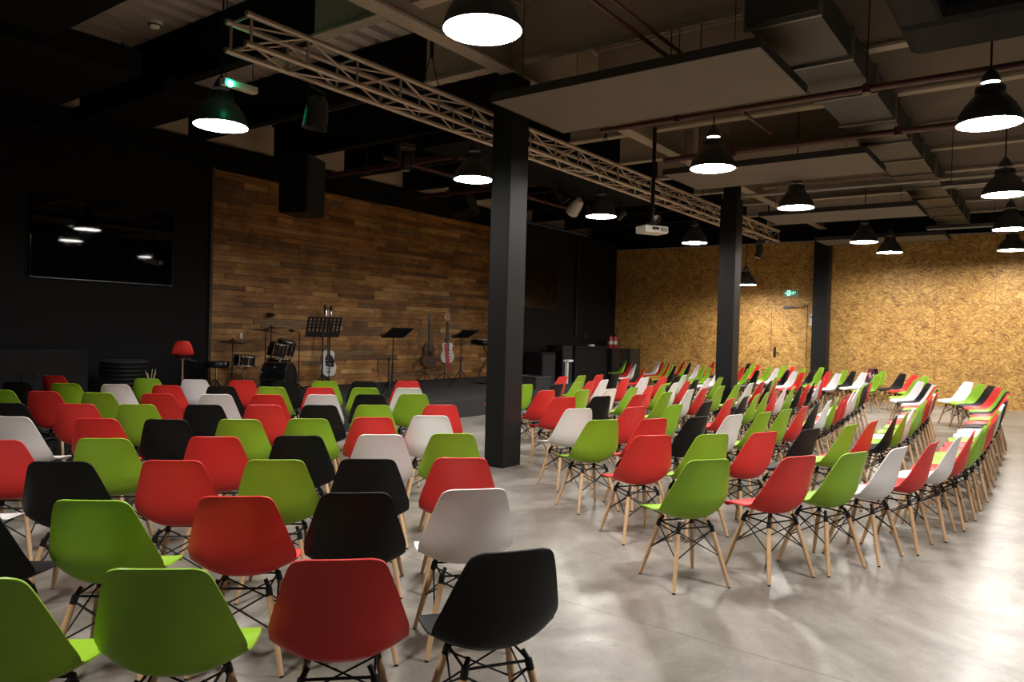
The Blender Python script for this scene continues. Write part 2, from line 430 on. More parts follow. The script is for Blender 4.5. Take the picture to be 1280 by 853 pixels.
raft('grey suspended board hung over the pendant between the two free standing columns', 10.38, 11.75, 2.05, 4.9, 4.0)
raft('grey suspended board hung just before the far end of the truss', 14.88, 16.25, 2.08, 4.9, 4.0)
raft('narrow looking grey suspended board tight against the chipboard wall', 19.2, 20.4, 2.1, 4.9, 4.0)

# galvanised duct along x, black duct with an elbow
t = thing('ceiling_duct', 'long grey metal air duct with pale flanges running past the board ends', 'air duct', (12, 1.98, 4.30))
bm = BM(); box(bm, -5.6, 7.6, -.30, .30, 0, .27); obj('duct_casing', bm, M['galv'], t)
for k in range(12):
    xx = -5.55 + k * 1.19
    bm = BM()
    for a in ((-.33, .33, -.03, .0), (-.33, .33, .27, .30), (-.33, -.30, 0, .27), (.30, .33, 0, .27)):
        box(bm, xx, xx + .035, *a)
    obj('flange', bm, M['galvrim'], t)
t = thing('ceiling_duct', 'wide black wrapped air duct turning a rounded corner above the wall pendants', 'air duct', (7.69, 0, 4.33))
bm = BM(); box(bm, -.43, .43, -6.9, 1.24, 0, .26, bev=.11); obj('main_run', bm, M['blackduct'], t)
bm = BM(); box(bm, -11.5, -.40, .85, 1.22, 0.005, .255, bev=.05); obj('side_run', bm, M['blackduct'], t)
for (xx, yy) in ((7.69, -.5), (7.69, -3.0)):
    bm = BM()
    for s in (-.46, .46): tube(bm, [(xx - 7.69 + s, yy, -.03), (xx - 7.69 + s, yy, .95)], .006, 6)
    box(bm, -.48, .48, yy - .02, yy + .02, -.045, -.012)
    obj('hanger', bm, M['galvrim'], t)

def pipe(label, pts, r, m, name='ceiling_pipe', cat='pipe', clips=0):
    o = thing(name, label, cat, pts[0])
    p0 = Vector(pts[0])
    bm = BM(); tube(bm, [Vector(p) - p0 for p in pts], r, 10); obj('pipe_run', bm, m, o, smooth=50)
    a, b = Vector(pts[0]), Vector(pts[-1])
    for k in range(clips):
        q = a.lerp(b, (k + .5) / clips) - p0
        bm = BM(); tube(bm, [q + Vector((0, 0, r)), q + Vector((0, 0, 5.3 - p0.z))], .007, 6)
        tube(bm, [q + Vector((0, 0, -r * 1.3)), q + Vector((0, 0, r * 1.4))], r * 1.25, 10)
        obj('hanger', bm, m, o)
    return o
pipe('dark red sprinkler pipe crossing behind the widest ceiling board', [(8.40, 4.85, 4.2), (8.40, -1.5, 4.2)], .035, M['redpipe'], clips=3)
pipe('dark red sprinkler pipe crossing above the middle pendants', [(10.32, 4.85, 4.2), (10.32, -1.5, 4.2)], .04, M['redpipe'], clips=3)
pipe('thin dark red pipe passing over the widest ceiling board', [(1.5, 3.22, 4.36), (10.2, 3.22, 4.36)], .022, M['redpipe'], clips=4)
pipe('second thin dark red pipe over the widest ceiling board, beside its twin', [(1.5, 3.07, 4.36), (8.5, 3.07, 4.36)], .018, M['redpipe'], clips=3)
pipe('pale steel conduit crossing the ceiling beyond the middle boards', [(13.9, 4.85, 4.24), (13.9, -1.5, 4.24)], .03, M['conduit'], clips=3)
pipe('dark red pipe above the plank wall pointing at the stage', [(9.46, 11.6, 4.5), (9.46, 7.0, 4.5)], .05, M['redpipe'], clips=2)
pipe('dark red pipe running along above the plank wall', [(9.2, 9.75, 4.6), (15.4, 9.75, 4.6)], .04, M['redpipe'], clips=3)
pipe('second dark red pipe over the stage reaching toward the wall corner', [(12.05, 11.6, 4.5), (12.05, 8.0, 4.5)], .05, M['redpipe'], clips=2)
pipe('thin black conduit running down the dark wall beside the corner', [(18.38, 11.27, 1.40), (18.38, 11.27, 4.3)], .035, M['blackmetal'], name='wall_conduit', cat='pipe')

# black masking over the stage side of the ceiling
def mask(label, x0, x1, y0, y1, z0, z1):
    t = thing('ceiling_baffle', label, 'baffle', ((x0 + x1) / 2, (y0 + y1) / 2, z0))
    w, l = (x1 - x0) / 2, (y1 - y0) / 2
    bm = BM(); box(bm, -w, w, -l, l, 0, z1 - z0, bev=.01); obj('baffle_board', bm, M['soffitblack'], t)
    for s in (-.8, .8):
        bm = BM(); tube(bm, [(w * s, 0, z1 - z0), (w * s, 0, 5.3 - z0)], .01, 6); obj('hanger', bm, M['blackmetal'], t)
mask('wide black baffle hung in the ceiling corner over the television', -3.9, 4.15, 8.3, 11.4, 4.30, 4.58)
mask('black baffle hung above the ceiling edge of the plank wall', 4.75, 5.55, 8.9, 11.5, 4.40, 4.60)
mask('broad black baffle hung over the stage front', 8.6, 15.0, 6.9, 8.3, 4.44, 4.60)
mask('black baffle hung before the thick column over the seating', -3.9, 3.1, 5.6, 7.9, 4.30, 4.58)

# box truss
TY0, TY1, TZ0, TZ1, TX0, TX1 = 5.40, 5.69, 3.865, 4.105, 3.54, 17.95
t = thing('hanging_truss', 'long aluminium box truss slung along the ceiling behind the columns', 'lighting truss', (TX0, 5.545, TZ0))
for (yy, zz) in ((TY0, TZ0), (TY1, TZ0), (TY0, TZ1), (TY1, TZ1)):
    bm = BM(); tube(bm, [(0, yy - 5.545, zz - TZ0), (TX1 - TX0, yy - 5.545, zz - TZ0)], .0265, 10); obj('chord', bm, M['truss'], t, smooth=50)
bm = BM(); n = 25; L = TX1 - TX0 - .1
a, b, h = TY0 - 5.545, TY1 - 5.545, TZ1 - TZ0
for i in range(n + 1):
    x = .05 + L * i / n
    for yy in (a, b): tube(bm, [(x, yy, 0), (x, yy, h)], .013, 6)
    for z_ in (0, h): tube(bm, [(x, a, z_), (x, b, z_)], .011, 6)
    if i < n:
        x2 = .05 + L * (i + 1) / n
        fl = i % 2
        for yy in (a, b): tube(bm, [(x, yy, h if fl else 0), (x2, yy, 0 if fl else h)], .010, 6)
        tube(bm, [(x, a if fl else b, h), (x2, b if fl else a, h)], .010, 6)
        tube(bm, [(x, b if fl else a, 0), (x2, a if fl else b, 0)], .010, 6)
obj('bracing', bm, M['truss'], t)
for x in (2.35, 6.2, 10.2, 14.0):
    bm = BM()
    for yy in (a, b): tube(bm, [(x, yy, h), (x, 0, h + .45)], .006, 6)
    tube(bm, [(x, 0, h + .45), (x, 0, 5.3 - TZ0)], .011, 6)
    tube(bm, [(x + .02, 0, h + .4), (x + .02, 0, 5.3 - TZ0 - .2)], .016, 6)
    obj('hoist_chain', bm, M['blackmetal'], t)

# pendant lamps
def make_pendant():
    t = thing('pendant_lamp', 'pendant', 'pendant lamp', (0, 0, 0))
    bm = BM()
    lathe(bm, [(.272, 0), (.270, .02), (.262, .055), (.245, .10), (.215, .155), (.175, .21), (.140, .25), (.118, .275), (.112, .29),
               (.104, .29), (.112, .27), (.133, .245, 1), (.168, .203, 1), (.208, .148, 1), (.238, .095, 1), (.255, .052, 1), (.263, .02, 1), (.266, .0), (.272, 0)], 40)
    obj('lamp_shade', bm, [M['shade'], M['shadein']], t, smooth=35)
    bm = BM(); lathe(bm, [(0, .052), (.2545, .052)], 32)
    obj('diffuser', bm, M['glow'], t)
    bm = BM(); lathe(bm, [(0, .27), (.115, .27), (.115, .30), (.100, .335), (.092, .352), (.05, .358), (0, .358)], 28)
    for k in range(12):
        a_ = k * PI / 6
        box(bm, .088, .122, -.004, .004, .285, .345, M=Matrix.Rotation(a_, 4, 'Z'))
    obj('gear_housing', bm, M['shade'], t, smooth=35)
    bm = BM(); lathe(bm, [(.03, .358), (.03, .385), (.078, .385)], 24); obj('vent_ring', bm, M['glow2'], t)
    bm = BM(); lathe(bm, [(.080, .382), (.083, .39), (.074, .43), (.05, .475), (.03, .50), (.018, .52), (0, .52)], 24); obj('top_cap', bm, M['shade'], t, smooth=35)
    bm = BM(); tube(bm, [(0, 0, .51), (0, 0, 1.69)], .009, 8); obj('suspension_rod', bm, M['blackmetal'], t)
    return t
PEND = [
 (3.89, 3.19, 'largest glowing pendant lamp, hung before the pale steel beams beside the truss'),
 (4.33, 7.01, 'dark pendant lamp lit green on top beneath the emergency light'),
 (7.73, 6.43, 'dark pendant lamp hanging beside the thick black column over the stage edge'),
 (8.64, 3.42, 'dark pendant lamp under the dark red pipes between the thick and middle columns'),
 (8.10, 0.56, 'large looking dark pendant lamp below the wide black duct'),
 (11.88, 3.33, 'dark pendant lamp hung beneath the end of the truss, before the corner column'),
 (11.29, 6.47, 'dark pendant lamp hanging over the dark wall beside the projector'),
 (15.46, 6.48, 'dark pendant lamp hidden partly behind spotlights beside the middle column'),
 (16.70, 3.28, 'dark pendant lamp over the angled chairs, first before the chipboard wall'),
 (18.91, 3.16, 'dark pendant lamp closest to the chipboard wall above the jacket chair'),
 (12.09, 0.63, 'dark pendant lamp along the wall aisle, second after the large one'),
 (15.79, 0.72, 'dark pendant lamp along the wall aisle, third after the large one'),
 (19.34, 0.83, 'dark pendant lamp along the wall aisle, last before the chipboard wall'),
 (19.30, 6.63, 'low hung dark pendant lamp beside the middle column lighting the exit door'),
 (4.25, 0.60, 'dark pendant lamp over the open floor behind the back row'),
 (0.30, 3.20, 'dark pendant lamp over the seating on the television side'),
 (4.20, -2.2, 'dark pendant lamp over the bare floor behind the back row, off the seating'),
 (8.10, -2.2, 'dark pendant lamp over the bare floor away from the chairs'),
]
p0 = make_pendant()
for i, (x, y, lb) in enumerate(PEND):
    z = 2.93 if i == 13 else 3.6
    if i == 0:
        p0.location = (x, y, z); p0['label'] = lb; p0['group'] = 'dark industrial pendant lamps'; q = p0
    else: q = dup(p0, (x, y, z), 0, lb, 'dark industrial pendant lamps')
    if i in (3, 4):
        for c in q.children:
            if c.name.startswith('vent_ring'):
                c.data = c.data.copy(); c.data.materials[0] = M['glow3']
    if i == 13:
        for c in q.children:
            if c.name.startswith('suspension_rod'):
                bm = BM(); tube(bm, [(0, 0, .51), (0, 0, 2.36)], .009, 8)
                me = bpy.data.meshes.new('long_rod'); bm.to_mesh(me); bm.free(); me.materials.append(M['blackmetal']); c.data = me

# emergency light bar above the second lamp
t = thing('ceiling_emergency_light', 'pale emergency light bar with a green indicator above a pendant', 'emergency light', (4.28, 6.62, 3.93))
bm = BM(); box(bm, -.19, .19, -.045, .045, -.035, .035, bev=.012); obj('casing', bm, M['cream'], t)
bm = BM(); lathe(bm, [(0, -.03), (.022, -.022), (.03, 0), (.022, .022), (0, .03)], 16, (-.13, -.05, -.02)); obj('indicator', bm, M['led'], t)
for s in (-.15, .15):
    bm = BM(); tube(bm, [(s, 0, .03), (s, 0, 1.36)], .005, 6); obj('hanging_wire', bm, M['blackmetal'], t)

# smoke detector
t = thing('ceiling_detector', 'round pale smoke detector under the black ceiling corner', 'smoke detector', (3.46, 6.7, 4.30))
bm = BM(); lathe(bm, [(0, -.055), (.035, -.055), (.045, -.04), (.06, -.03), (.065, -.012), (.065, 0), (0, 0)], 24); obj('detector_head', bm, M['cream'], t, smooth=35)
bm = BM(); lathe(bm, [(.045, -.041), (.047, -.043), (.062, -.031), (.060, -.029)], 24); obj('vent_ring', bm, M['shade'], t)

# batten lights, switched off
for (x, y0, y1, lb) in ((13.1, .2, 1.5, 'unlit ceiling batten light hung before the wall aisle pendants'), (17.9, .95, 2.3, 'unlit pale batten light hung before the chipboard wall')):
    t = thing('ceiling_batten_light', lb, 'batten light', (x, (y0 + y1) / 2, 3.95), 0, 'unlit batten lights')
    l = (y1 - y0) / 2
    bm = BM(); prism(bm, [(-.11, 0), (-.05, .07), (.05, .07), (.11, 0), (.10, 0), (.045, .06), (-.045, .06), (-.10, 0)], -l, l); obj('reflector', bm, M['galvrim'], t)
    for s in (-.035, .035):
        bm = BM(); tube(bm, [(s, -l + .04, .03), (s, l - .04, .03)], .013, 8); obj('tube_lamp', bm, M['lightgrey'], t)
    for s in (-.8, .8):
        bm = BM(); tube(bm, [(0, l * s, .07), (0, l * s, 1.34)], .005, 6); obj('hanging_wire', bm, M['blackmetal'], t)

# projector on a drop pole
t = thing('ceiling_projector', 'white projector on a black drop pole beneath the truss', 'projector', (10.08, 4.9, 3.12), math.radians(-30))
bm = BM(); box(bm, -.20, .20, -.14, .14, -.055, .055, bev=.02); obj('casing', bm, M['cream'], t)
bm = BM(); lathe(bm, [(0, .03), (.04, .025), (.05, 0), (.045, -.02)], 20, M=xf((-.10, .15, 0), 0, -PI / 2)); obj('lens', bm, M['screen'], t)
bm = BM()
for k in range(5): box(bm, .06 + k * .025, .072 + k * .025, -.143, -.139, -.03, .03)
box(bm, -.09, .03, -.1435, -.139, -.01, .03)
obj('socket_panel', bm, M['shade'], t)
bm = BM(); tube(bm, [(0, 0, .10), (0, 0, 1.52)], .03, 10); obj('drop_pole', bm, M['blackmetal'], t)
bm = BM()
box(bm, -.06, .06, -.06, .06, .10, .13)
for sx in (-.15, .15):
    for sy in (-.09, .09): tube(bm, [(sx * .3, sy * .3, .115), (sx, sy, .05)], .01, 6)
obj('bracket', bm, M['blackmetal'], t)

# spotlights
def par(label, loc, rz, tilt, top, size=1.0, m='spotgrey'):
    t = thing('hanging_spotlight', label, 'spotlight', loc, rz, 'stage spotlights'); s = size
    bm = BM()
    lathe(bm, [(0, .14 * s), (.05 * s, .14 * s), (.085 * s, .10 * s), (.10 * s, .0), (.105 * s, -.13 * s), (.112 * s, -.14 * s), (.10 * s, -.14 * s), (.09 * s, -.06 * s), (0, -.06 * s)], 20, M=Matrix.Rotation(tilt, 4, 'X'))
    obj('lamp_body', bm, M[m], t, smooth=35)
    bm = BM(); lathe(bm, [(0, -.065 * s), (.088 * s, -.07 * s)], 20, M=Matrix.Rotation(tilt, 4, 'X')); obj('lens', bm, M['lens'], t)
    bm = BM()
    tube(bm, [(-.125 * s, 0, 0), (-.125 * s, 0, .2 * s), (.125 * s, 0, .2 * s), (.125 * s, 0, 0)], .012, 6)
    tube(bm, [(0, 0, .2 * s), (0, 0, top - loc[2])], .012, 6)
    obj('yoke', bm, M['blackmetal'], t)
    return t
def mover(label, loc, rz, tilt, top):
    t = thing('hanging_spotlight', label, 'moving head light', loc, rz, 'stage spotlights')
    bm = BM(); box(bm, -.13, .13, -.10, .10, .20, .29, bev=.015); obj('base_box', bm, M['spotgrey'], t)
    bm = BM()
    for s in (-1, 1): box(bm, s * .105 - .02, s * .105 + .02, -.05, .05, -.03, .19, bev=.01)
    obj('yoke', bm, M['spotgrey'], t)
    bm = BM(); lathe(bm, [(0, .13), (.05, .12), (.07, .06), (.078, -.08), (.072, -.12), (.06, -.12), (0, -.10)], 20, M=Matrix.Rotation(tilt, 4, 'X')); obj('lamp_body', bm, M['spotgrey'], t, smooth=35)
    bm = BM(); lathe(bm, [(0, -.128), (.05, -.125), (.062, -.119)], 18, M=Matrix.Rotation(tilt, 4, 'X')); obj('lens', bm, M['lens'], t)
    bm = BM(); tube(bm, [(0, 0, .285), (0, 0, top - loc[2])], .02, 8); obj('clamp', bm, M['blackmetal'], t)
    return t
mover('moving head spotlight hung under the truss end before the chipboard wall', (17.0, 5.55, 3.50), .5, .35, 3.835)
mover('moving head spotlight hung from the baffle over the stage front', (8.0, 8.0, 4.06), -.4, .1, 4.45)
par('dish shaped spotlight under the near end of the truss', (4.5, 5.69, 3.58), .3, .15, 3.838, 1.1)
par('tilted grey spotlight beside the thick column, first of the row over the stage', (12.0, 7.75, 4.2), .6, -.7, 4.45, 1.0)
par('square on grey spotlight in the row over the stage, second from the thick column', (12.75, 7.9, 4.12), -.5, 1.0, 4.45, 1.3, 'lightgrey')
par('slanting grey spotlight in the row over the stage, above the pendant', (13.6, 8.0, 4.2), .9, -1.1, 4.45, 1.1)
par('small tilted spotlight behind the projector', (14.3, 7.7, 4.16), .4, .9, 4.45, .9)
par('tilted spotlight beside the farthest stage pendant', (14.85, 7.2, 4.16), -.6, -.9, 4.45, 1.1)

# hung loudspeakers
def hung_speaker(label, loc, rz, w, d, h, top, tilt=0):
    t = thing('hanging_speaker', label, 'loudspeaker', loc, rz, 'hanging loudspeakers')
    MM = Matrix.Rotation(tilt, 4, 'X')
    bm = BM(); box(bm, -w / 2, w / 2, -d / 2, d / 2, -h, 0, bev=.015, M=MM); obj('cabinet', bm, M['blackmetal'], t)
    bm = BM(); box(bm, -w / 2 + .02, w / 2 - .02, -d / 2 - .012, -d / 2 + .002, -h + .02, -.02, M=MM); obj('grille', bm, M['blackcloth'], t)
    bm = BM()
    for s in (-.35, .35): tube(bm, [(w * s, 0, -.01), (w * s, 0, top - loc[2])], .009, 6)
    obj('hanging_bracket', bm, M['blackmetal'], t)
hung_speaker('tall black loudspeaker hung before the plank wall', (7.92, 10.35, 4.40), math.radians(25), .66, .5, .98, 5.29)
hung_speaker('tilted black loudspeaker hung at the plank wall top beside the thick column', (12.6, 10.9, 4.62), math.radians(20), .75, .45, .52, 5.29, -.35)
# ------------------------------------------------------------------ moulded shell chairs
RAWP = [(.240, .414, .150, .0), (.239, .430, .182, .0), (.226, .442, .204, .004), (.180, .445, .220, .014), (.110, .437, .229, .030),
        (.030, .424, .232, .048), (-.045, .417, .2335, .068), (-.105, .427, .2345, .086), (-.150, .462, .2350, .092), (-.175, .512, .2345, .084),
        (-.189, .560, .2270, .072), (-.200, .620, .2110, .056), (-.211, .680, .1935, .040), (-.222, .735, .1765, .026), (-.231, .780, .1610, .015),
        (-.2365, .802, .1480, .009), (-.2400, .8135, .1310, .005), (-.2420, .8195, .1050, .002)]
def cr(p0, p1, p2, p3, t):
    return tuple(.5 * (2 * b + (c - a) * t + (2 * a - 5 * b + 4 * c - d) * t * t + (3 * b - a - 3 * c + d) * t ** 3) for a, b, c, d in zip(p0, p1, p2, p3))
def shell_bm(sub=2, nu=20, th=.0065):
    P = []
    n = len(RAWP)
    for i in range(n - 1):
        for k in range(sub):
            P.append(cr(RAWP[max(i - 1, 0)], RAWP[i], RAWP[i + 1], RAWP[min(i + 2, n - 1)], k / sub))
    P.append(RAWP[-1])
    grid = []
    for i, (y, z, hw, cl) in enumerate(P):
        a = P[max(i - 1, 0)]; b = P[min(i + 1, len(P) - 1)]
        ty, tz = b[0] - a[0], b[1] - a[1]; L_ = math.hypot(ty, tz) or 1
        ny, nz = tz / L_, -ty / L_      # towards the sitter: seat up, back forward
        row = []
        for j in range(nu + 1):
            u = -1 + 2 * j / nu
            d = cl * abs(u) ** 2.3
            row.append(Vector((hw * u, y + ny * d, z + nz * d)))
        grid.append(row)
    bm = BM()
    nv = len(grid)
    def nrm(i, j):
        a = grid[min(i + 1, nv - 1)][j] - grid[max(i - 1, 0)][j]; b = grid[i][min(j + 1, nu)] - grid[i][max(j - 1, 0)]
        v = b.cross(a)
        return v.normalized() if v.length > 1e-9 else Vector((0, 0, 1))
    top = [[bm.verts.new(grid[i][j] + nrm(i, j) * th * .5) for j in range(nu + 1)] for i in range(nv)]
    bot = [[bm.verts.new(grid[i][j] - nrm(i, j) * th * .5) for j in range(nu + 1)] for i in range(nv)]
    for i in range(nv - 1):
        for j in range(nu):
            bm.faces.new((top[i][j], top[i][j + 1], top[i + 1][j + 1], top[i + 1][j]))
            bm.faces.new((bot[i][j], bot[i + 1][j], bot[i + 1][j + 1], bot[i][j + 1]))
    for i in range(nv - 1):
        for j in (0, nu):
            bm.faces.new((top[i][j], top[i + 1][j], bot[i + 1][j], bot[i][j]))
    for j in range(nu):
        for i in (0, nv - 1):
            bm.faces.new((top[i][j], top[i][j + 1], bot[i][j + 1], bot[i][j]))
    return bm

LT = [(sx * .120, sy * .105 - .0, .375) for sx in (-1, 1) for sy in (-1, 1)]
LF = [(sx * .203, sy * .198 - .0, .0) for sx in (-1, 1) for sy in (-1, 1)]
def leg_bm(i):
    a, b = Vector(LT[i]), Vector(LF[i]); bm = BM()
    tube(bm, [b.lerp(a, 0), b.lerp(a, .02)], [.0095, .0100], 10, 1)
    tube(bm, [b.lerp(a, .02), b.lerp(a, .5), b.lerp(a, .91)], [.0115, .0150, .0145], 10, 0)
    return bm
def brace_bm():
    bm = BM()
    A = [Vector(p) for p in LT]; Bq = [Vector(p) for p in LF]
    P = lambda i, f: Bq[i].lerp(A[i], f)
    for i in range(4):   # dark sleeves holding the leg tops, and the mounts up to the shell
        tube(bm, [P(i, .90), P(i, 1.0)], .0148, 10)
        q = A[i]; tube(bm, [q, Vector((q.x * .86, q.y * .86, .405))], .010, 8)
    for i, j in ((0, 1), (1, 3), (3, 2), (2, 0)):
        tube(bm, [P(i, .93), P(j, .50)], .0042, 6); tube(bm, [P(j, .93), P(i, .50)], .0042, 6)
        tube(bm, [P(i, .985), P(j, .985)], .0055, 6)
    return bm
GN = {'R': ('red', 'red'), 'G': ('green', 'lime green'), 'B': ('black', 'black'), 'W': ('white', 'white')}
shells = {}
def make_chair(code):
    t = thing('shell_chair', 'chair', 'chair')
    obj('seat_shell', shell_bm(), M[GN[code][0]], t, smooth=50)
    for i in range(4): obj('leg', leg_bm(i), [M['beech'], M['blackmetal']], t, smooth=50)
    obj('wire_brace', brace_bm(), M['blackmetal'], t, smooth=50)
    return t
first = {c: make_chair(c) for c in 'RGBW'}
# the four kinds share leg and brace data
ref = list(first['R'].children)
for c in 'GBW':
    for ch, rc in zip(first[c].children, ref):
        if not ch.name.startswith('seat_shell'): ch.data = rc.data
ORD = ('first second third fourth fifth sixth seventh eighth ninth tenth eleventh twelfth thirteenth fourteenth fifteenth sixteenth '
       'seventeenth eighteenth nineteenth twentieth twenty-first twenty-second twenty-third twenty-fourth').split()
CHAIRS = [
 ('L',0,[(0.96,2.65,'G',50),(1.34,2.34,'G',50),(1.75,2.01,'R',50),(2.16,1.67,'B',50)]),
 ('L',1,[(1.22,3.68,'B',51),(1.61,3.36,'G',51),(2.04,3.01,'R',51),(2.43,2.7,'B',51),(2.84,2.37,'W',51)]),
 ('L',2,[(1.44,4.73,'W',48),(1.87,4.36,'B',48),(2.29,3.99,'R',48),(2.68,3.63,'G',48),(3.06,3.29,'B',48),(3.46,2.94,'R',48)]),
 ('L',3,[(1.91,5.35,'R',53),(2.38,5.0,'G',53),(2.9,4.61,'R',53),(3.33,4.28,'B',52),(3.76,3.94,'W',52),(4.17,3.63,'G',52)]),
 ('L',4,[(2.41,6.48,'W',36),(2.8,5.99,'R',41),(3.14,5.63,'B',46),(3.54,5.28,'G',51),(3.95,4.97,'G',56),(4.38,4.71,'R',60),(4.85,4.47,'W',65)]),
 ('L',5,[(2.72,7.51,'B',45),(3.12,7.11,'R',46),(3.48,6.76,'G',47),(3.9,6.39,'B',48),(4.29,6.04,'R',49),(4.67,5.72,'B',50),(5.06,5.41,'G',52),(5.57,5.01,'R',53)]),
 ('L',6,[(3.13,8.85,'G',33),(3.4,8.45,'R',36),(3.73,8.02,'G',40),(4.12,7.59,'R',44),(4.52,7.2,'W',48),(4.91,6.87,'R',51),(5.35,6.54,'W',55),(5.78,6.25,'B',58),(6.2,6.01,'G',62)]),
 ('L',7,[(3.62,9.76,'B',38),(3.96,9.33,'G',40),(4.32,8.91,'W',41),(4.7,8.49,'R',43),(5.12,8.06,'B',45),(5.53,7.66,'G',47),(5.94,7.29,'R',49),(6.35,6.95,'G',51),(6.76,6.62,'W',52)]),
 ('L',8,[(4.37,10.58,'R',31),(4.7,10.06,'B',34),(5.04,9.59,'G',38),(5.42,9.14,'W',42),(5.83,8.72,'R',46),(6.23,8.36,'B',50),(6.63,8.05,'G',54),(7.05,7.75,'B',57),(7.57,7.45,'R',61)]),
 ('C',0,[(4.45,1.87,'G',51),(4.98,1.5,'R',59),(5.41,1.27,'G',65),(5.86,1.09,'W',71),(6.34,0.94,'R',76),(6.88,0.83,'W',82),(7.36,0.77,'R',85),(7.85,0.73,'G',87),(8.33,0.72,'G',88),(8.82,0.71,'R',90),(9.3,0.71,'R',90),(9.79,0.72,'G',91),(10.31,0.72,'W',91),(10.87,0.73,'W',90),(11.56,0.73,'B',90),(12.05,0.74,'R',91),(12.72,0.75,'G',92),(13.21,0.77,'R',93),(13.71,0.8,'B',95),(14.22,0.86,'G',98),(14.85,0.97,'R',103),(15.33,1.1,'B',108),(15.83,1.28,'G',114),(16.27,1.5,'W',119)]),
 ('C',1,[(5.17,2.58,'R',51),(5.56,2.29,'G',57),(5.98,2.05,'R',63),(6.47,1.84,'B',70),(7.06,1.66,'G',77),(7.54,1.57,'R',82),(8.27,1.5,'B',87),(8.82,1.48,'G',89),(9.31,1.49,'W',91),(9.94,1.5,'G',92),(10.57,1.53,'G',93),(11.11,1.56,'R',93),(11.6,1.58,'R',93),(12.08,1.61,'W',94),(12.57,1.64,'R',94),(13.05,1.68,'B',95),(13.53,1.74,'G',97),(14.01,1.8,'R',100),(14.49,1.89,'W',102),(14.96,2.02,'B',106),(15.41,2.2,'W',112)]),
 ('C',2,[(5.71,3.33,'G',56),(6.13,3.07,'R',62),(6.56,2.86,'B',68),(7.01,2.68,'W',73),(7.48,2.55,'G',77),(7.96,2.48,'G',81),(8.44,2.43,'R',85),(8.93,2.42,'B',89),(9.48,2.42,'W',92),(9.97,2.44,'G',93),(10.45,2.47,'R',94),(10.93,2.51,'R',95),(11.42,2.55,'W',95),(12.03,2.61,'W',96),(12.63,2.67,'G',96),(13.11,2.72,'B',96),(13.59,2.76,'B',96),(14.3,2.84,'R',96)]),
 ('C',3,[(6.33,3.96,'W',59),(6.91,3.67,'R',69),(7.46,3.5,'G',77),(8.08,3.4,'B',83),(8.67,3.35,'R',88),(9.18,3.34,'B',91),(9.66,3.35,'G',92),(10.15,3.37,'G',92),(10.63,3.39,'R',93),(11.12,3.42,'W',93),(11.64,3.44,'G',93),(12.19,3.47,'B',93),(12.67,3.49,'R',93),(13.15,3.52,'B',94),(13.79,3.58,'W',96),(14.42,3.67,'R',100)]),
 ('C',4,[(7.28,4.74,'R',59),(7.72,4.53,'B',69),(8.32,4.36,'R',80),(8.95,4.29,'G',86),(9.63,4.26,'W',88),(10.11,4.25,'R',89),(10.73,4.23,'G',88),(11.35,4.2,'G',87),(11.88,4.17,'W',87),(12.37,4.15,'R',89),(12.85,4.16,'B',93),(13.36,4.22,'R',100),(13.85,4.36,'G',111)]),
 ('C',5,[(7.83,5.4,'R',57),(8.29,5.16,'G',68),(8.75,5.01,'W',78),(9.23,4.93,'G',85),(9.71,4.91,'R',90),(10.2,4.93,'G',94),(10.75,4.98,'W',96),(11.35,5.04,'R',96),(11.84,5.09,'B',95),(12.37,5.09,'W',93),(12.86,5.05,'G',90),(13.31,5.22,'B',88),(14.27,5.3,'R',85)]),
 ('C',6,[(8.42,6.16,'G',58),(8.85,5.93,'B',80),(9.34,5.91,'G',91),(9.82,5.96,'R',95),(10.32,6.0,'W',92),(11.01,5.98,'R',85),(11.58,5.9,'W',78),(12.05,5.77,'R',78),(12.53,5.73,'B',85),(13.01,5.8,'W',102),(13.48,5.93,'G',123)]),
 ('C',7,[(10.4,6.83,'R',86),(10.94,6.79,'G',86),(11.49,6.75,'R',86),(12.03,6.71,'B',86)]),
 ('W',0,[(17.79,2.41,'G',123),(18.21,2.68,'R',123),(18.62,2.96,'B',123),(19.45,3.5,'G',123),(20.01,3.85,'W',123)]),
 ('W',1,[(16.06,2.32,'G',123),(17.44,3.26,'G',123),(18.08,3.67,'W',123),(18.56,3.99,'B',123),(18.98,4.26,'G',123),(20.07,5.06,'G',123)]),
 ('W',2,[(17.0,3.98,'W',123),(17.45,4.28,'R',123),(17.87,4.55,'G',123),(18.29,4.82,'B',123),(18.84,5.18,'G',123),(19.55,5.64,'R',123),(20.16,6.04,'G',123)]),
 ('W',3,[(16.44,4.58,'R',123),(16.86,4.85,'W',123),(17.27,5.12,'B',123),(18.01,5.59,'W',123),(18.5,5.92,'G',123),(19.35,6.47,'R',123),(19.77,6.74,'G',123),(20.19,7.01,'B',123)]),
 ('W',4,[(16.29,5.5,'B',123),(16.96,5.93,'G',123),(17.38,6.2,'R',123),(18.06,6.64,'W',123),(19.24,7.41,'B',123),(20.13,7.99,'R',123)]),
 ('W',5,[(15.6,6.12,'W',123),(16.4,6.64,'G',123),(17.02,7.04,'G',123),(17.6,7.42,'W',123),(18.54,8.03,'B',123),(19.38,8.57,'R',123)]),
 ('W',6,[(15.3,6.82,'G',123),(16.27,7.45,'B',123),(16.68,7.72,'G',123),(17.1,7.99,'R',123),(17.52,8.26,'G',123),(17.94,8.53,'R',123),(18.6,8.96,'W',123)]),
 ('W',7,[(14.58,7.42,'R',123),(16.15,8.44,'W',123),(16.92,8.94,'R',123),(18.19,9.77,'G',123)]),
]

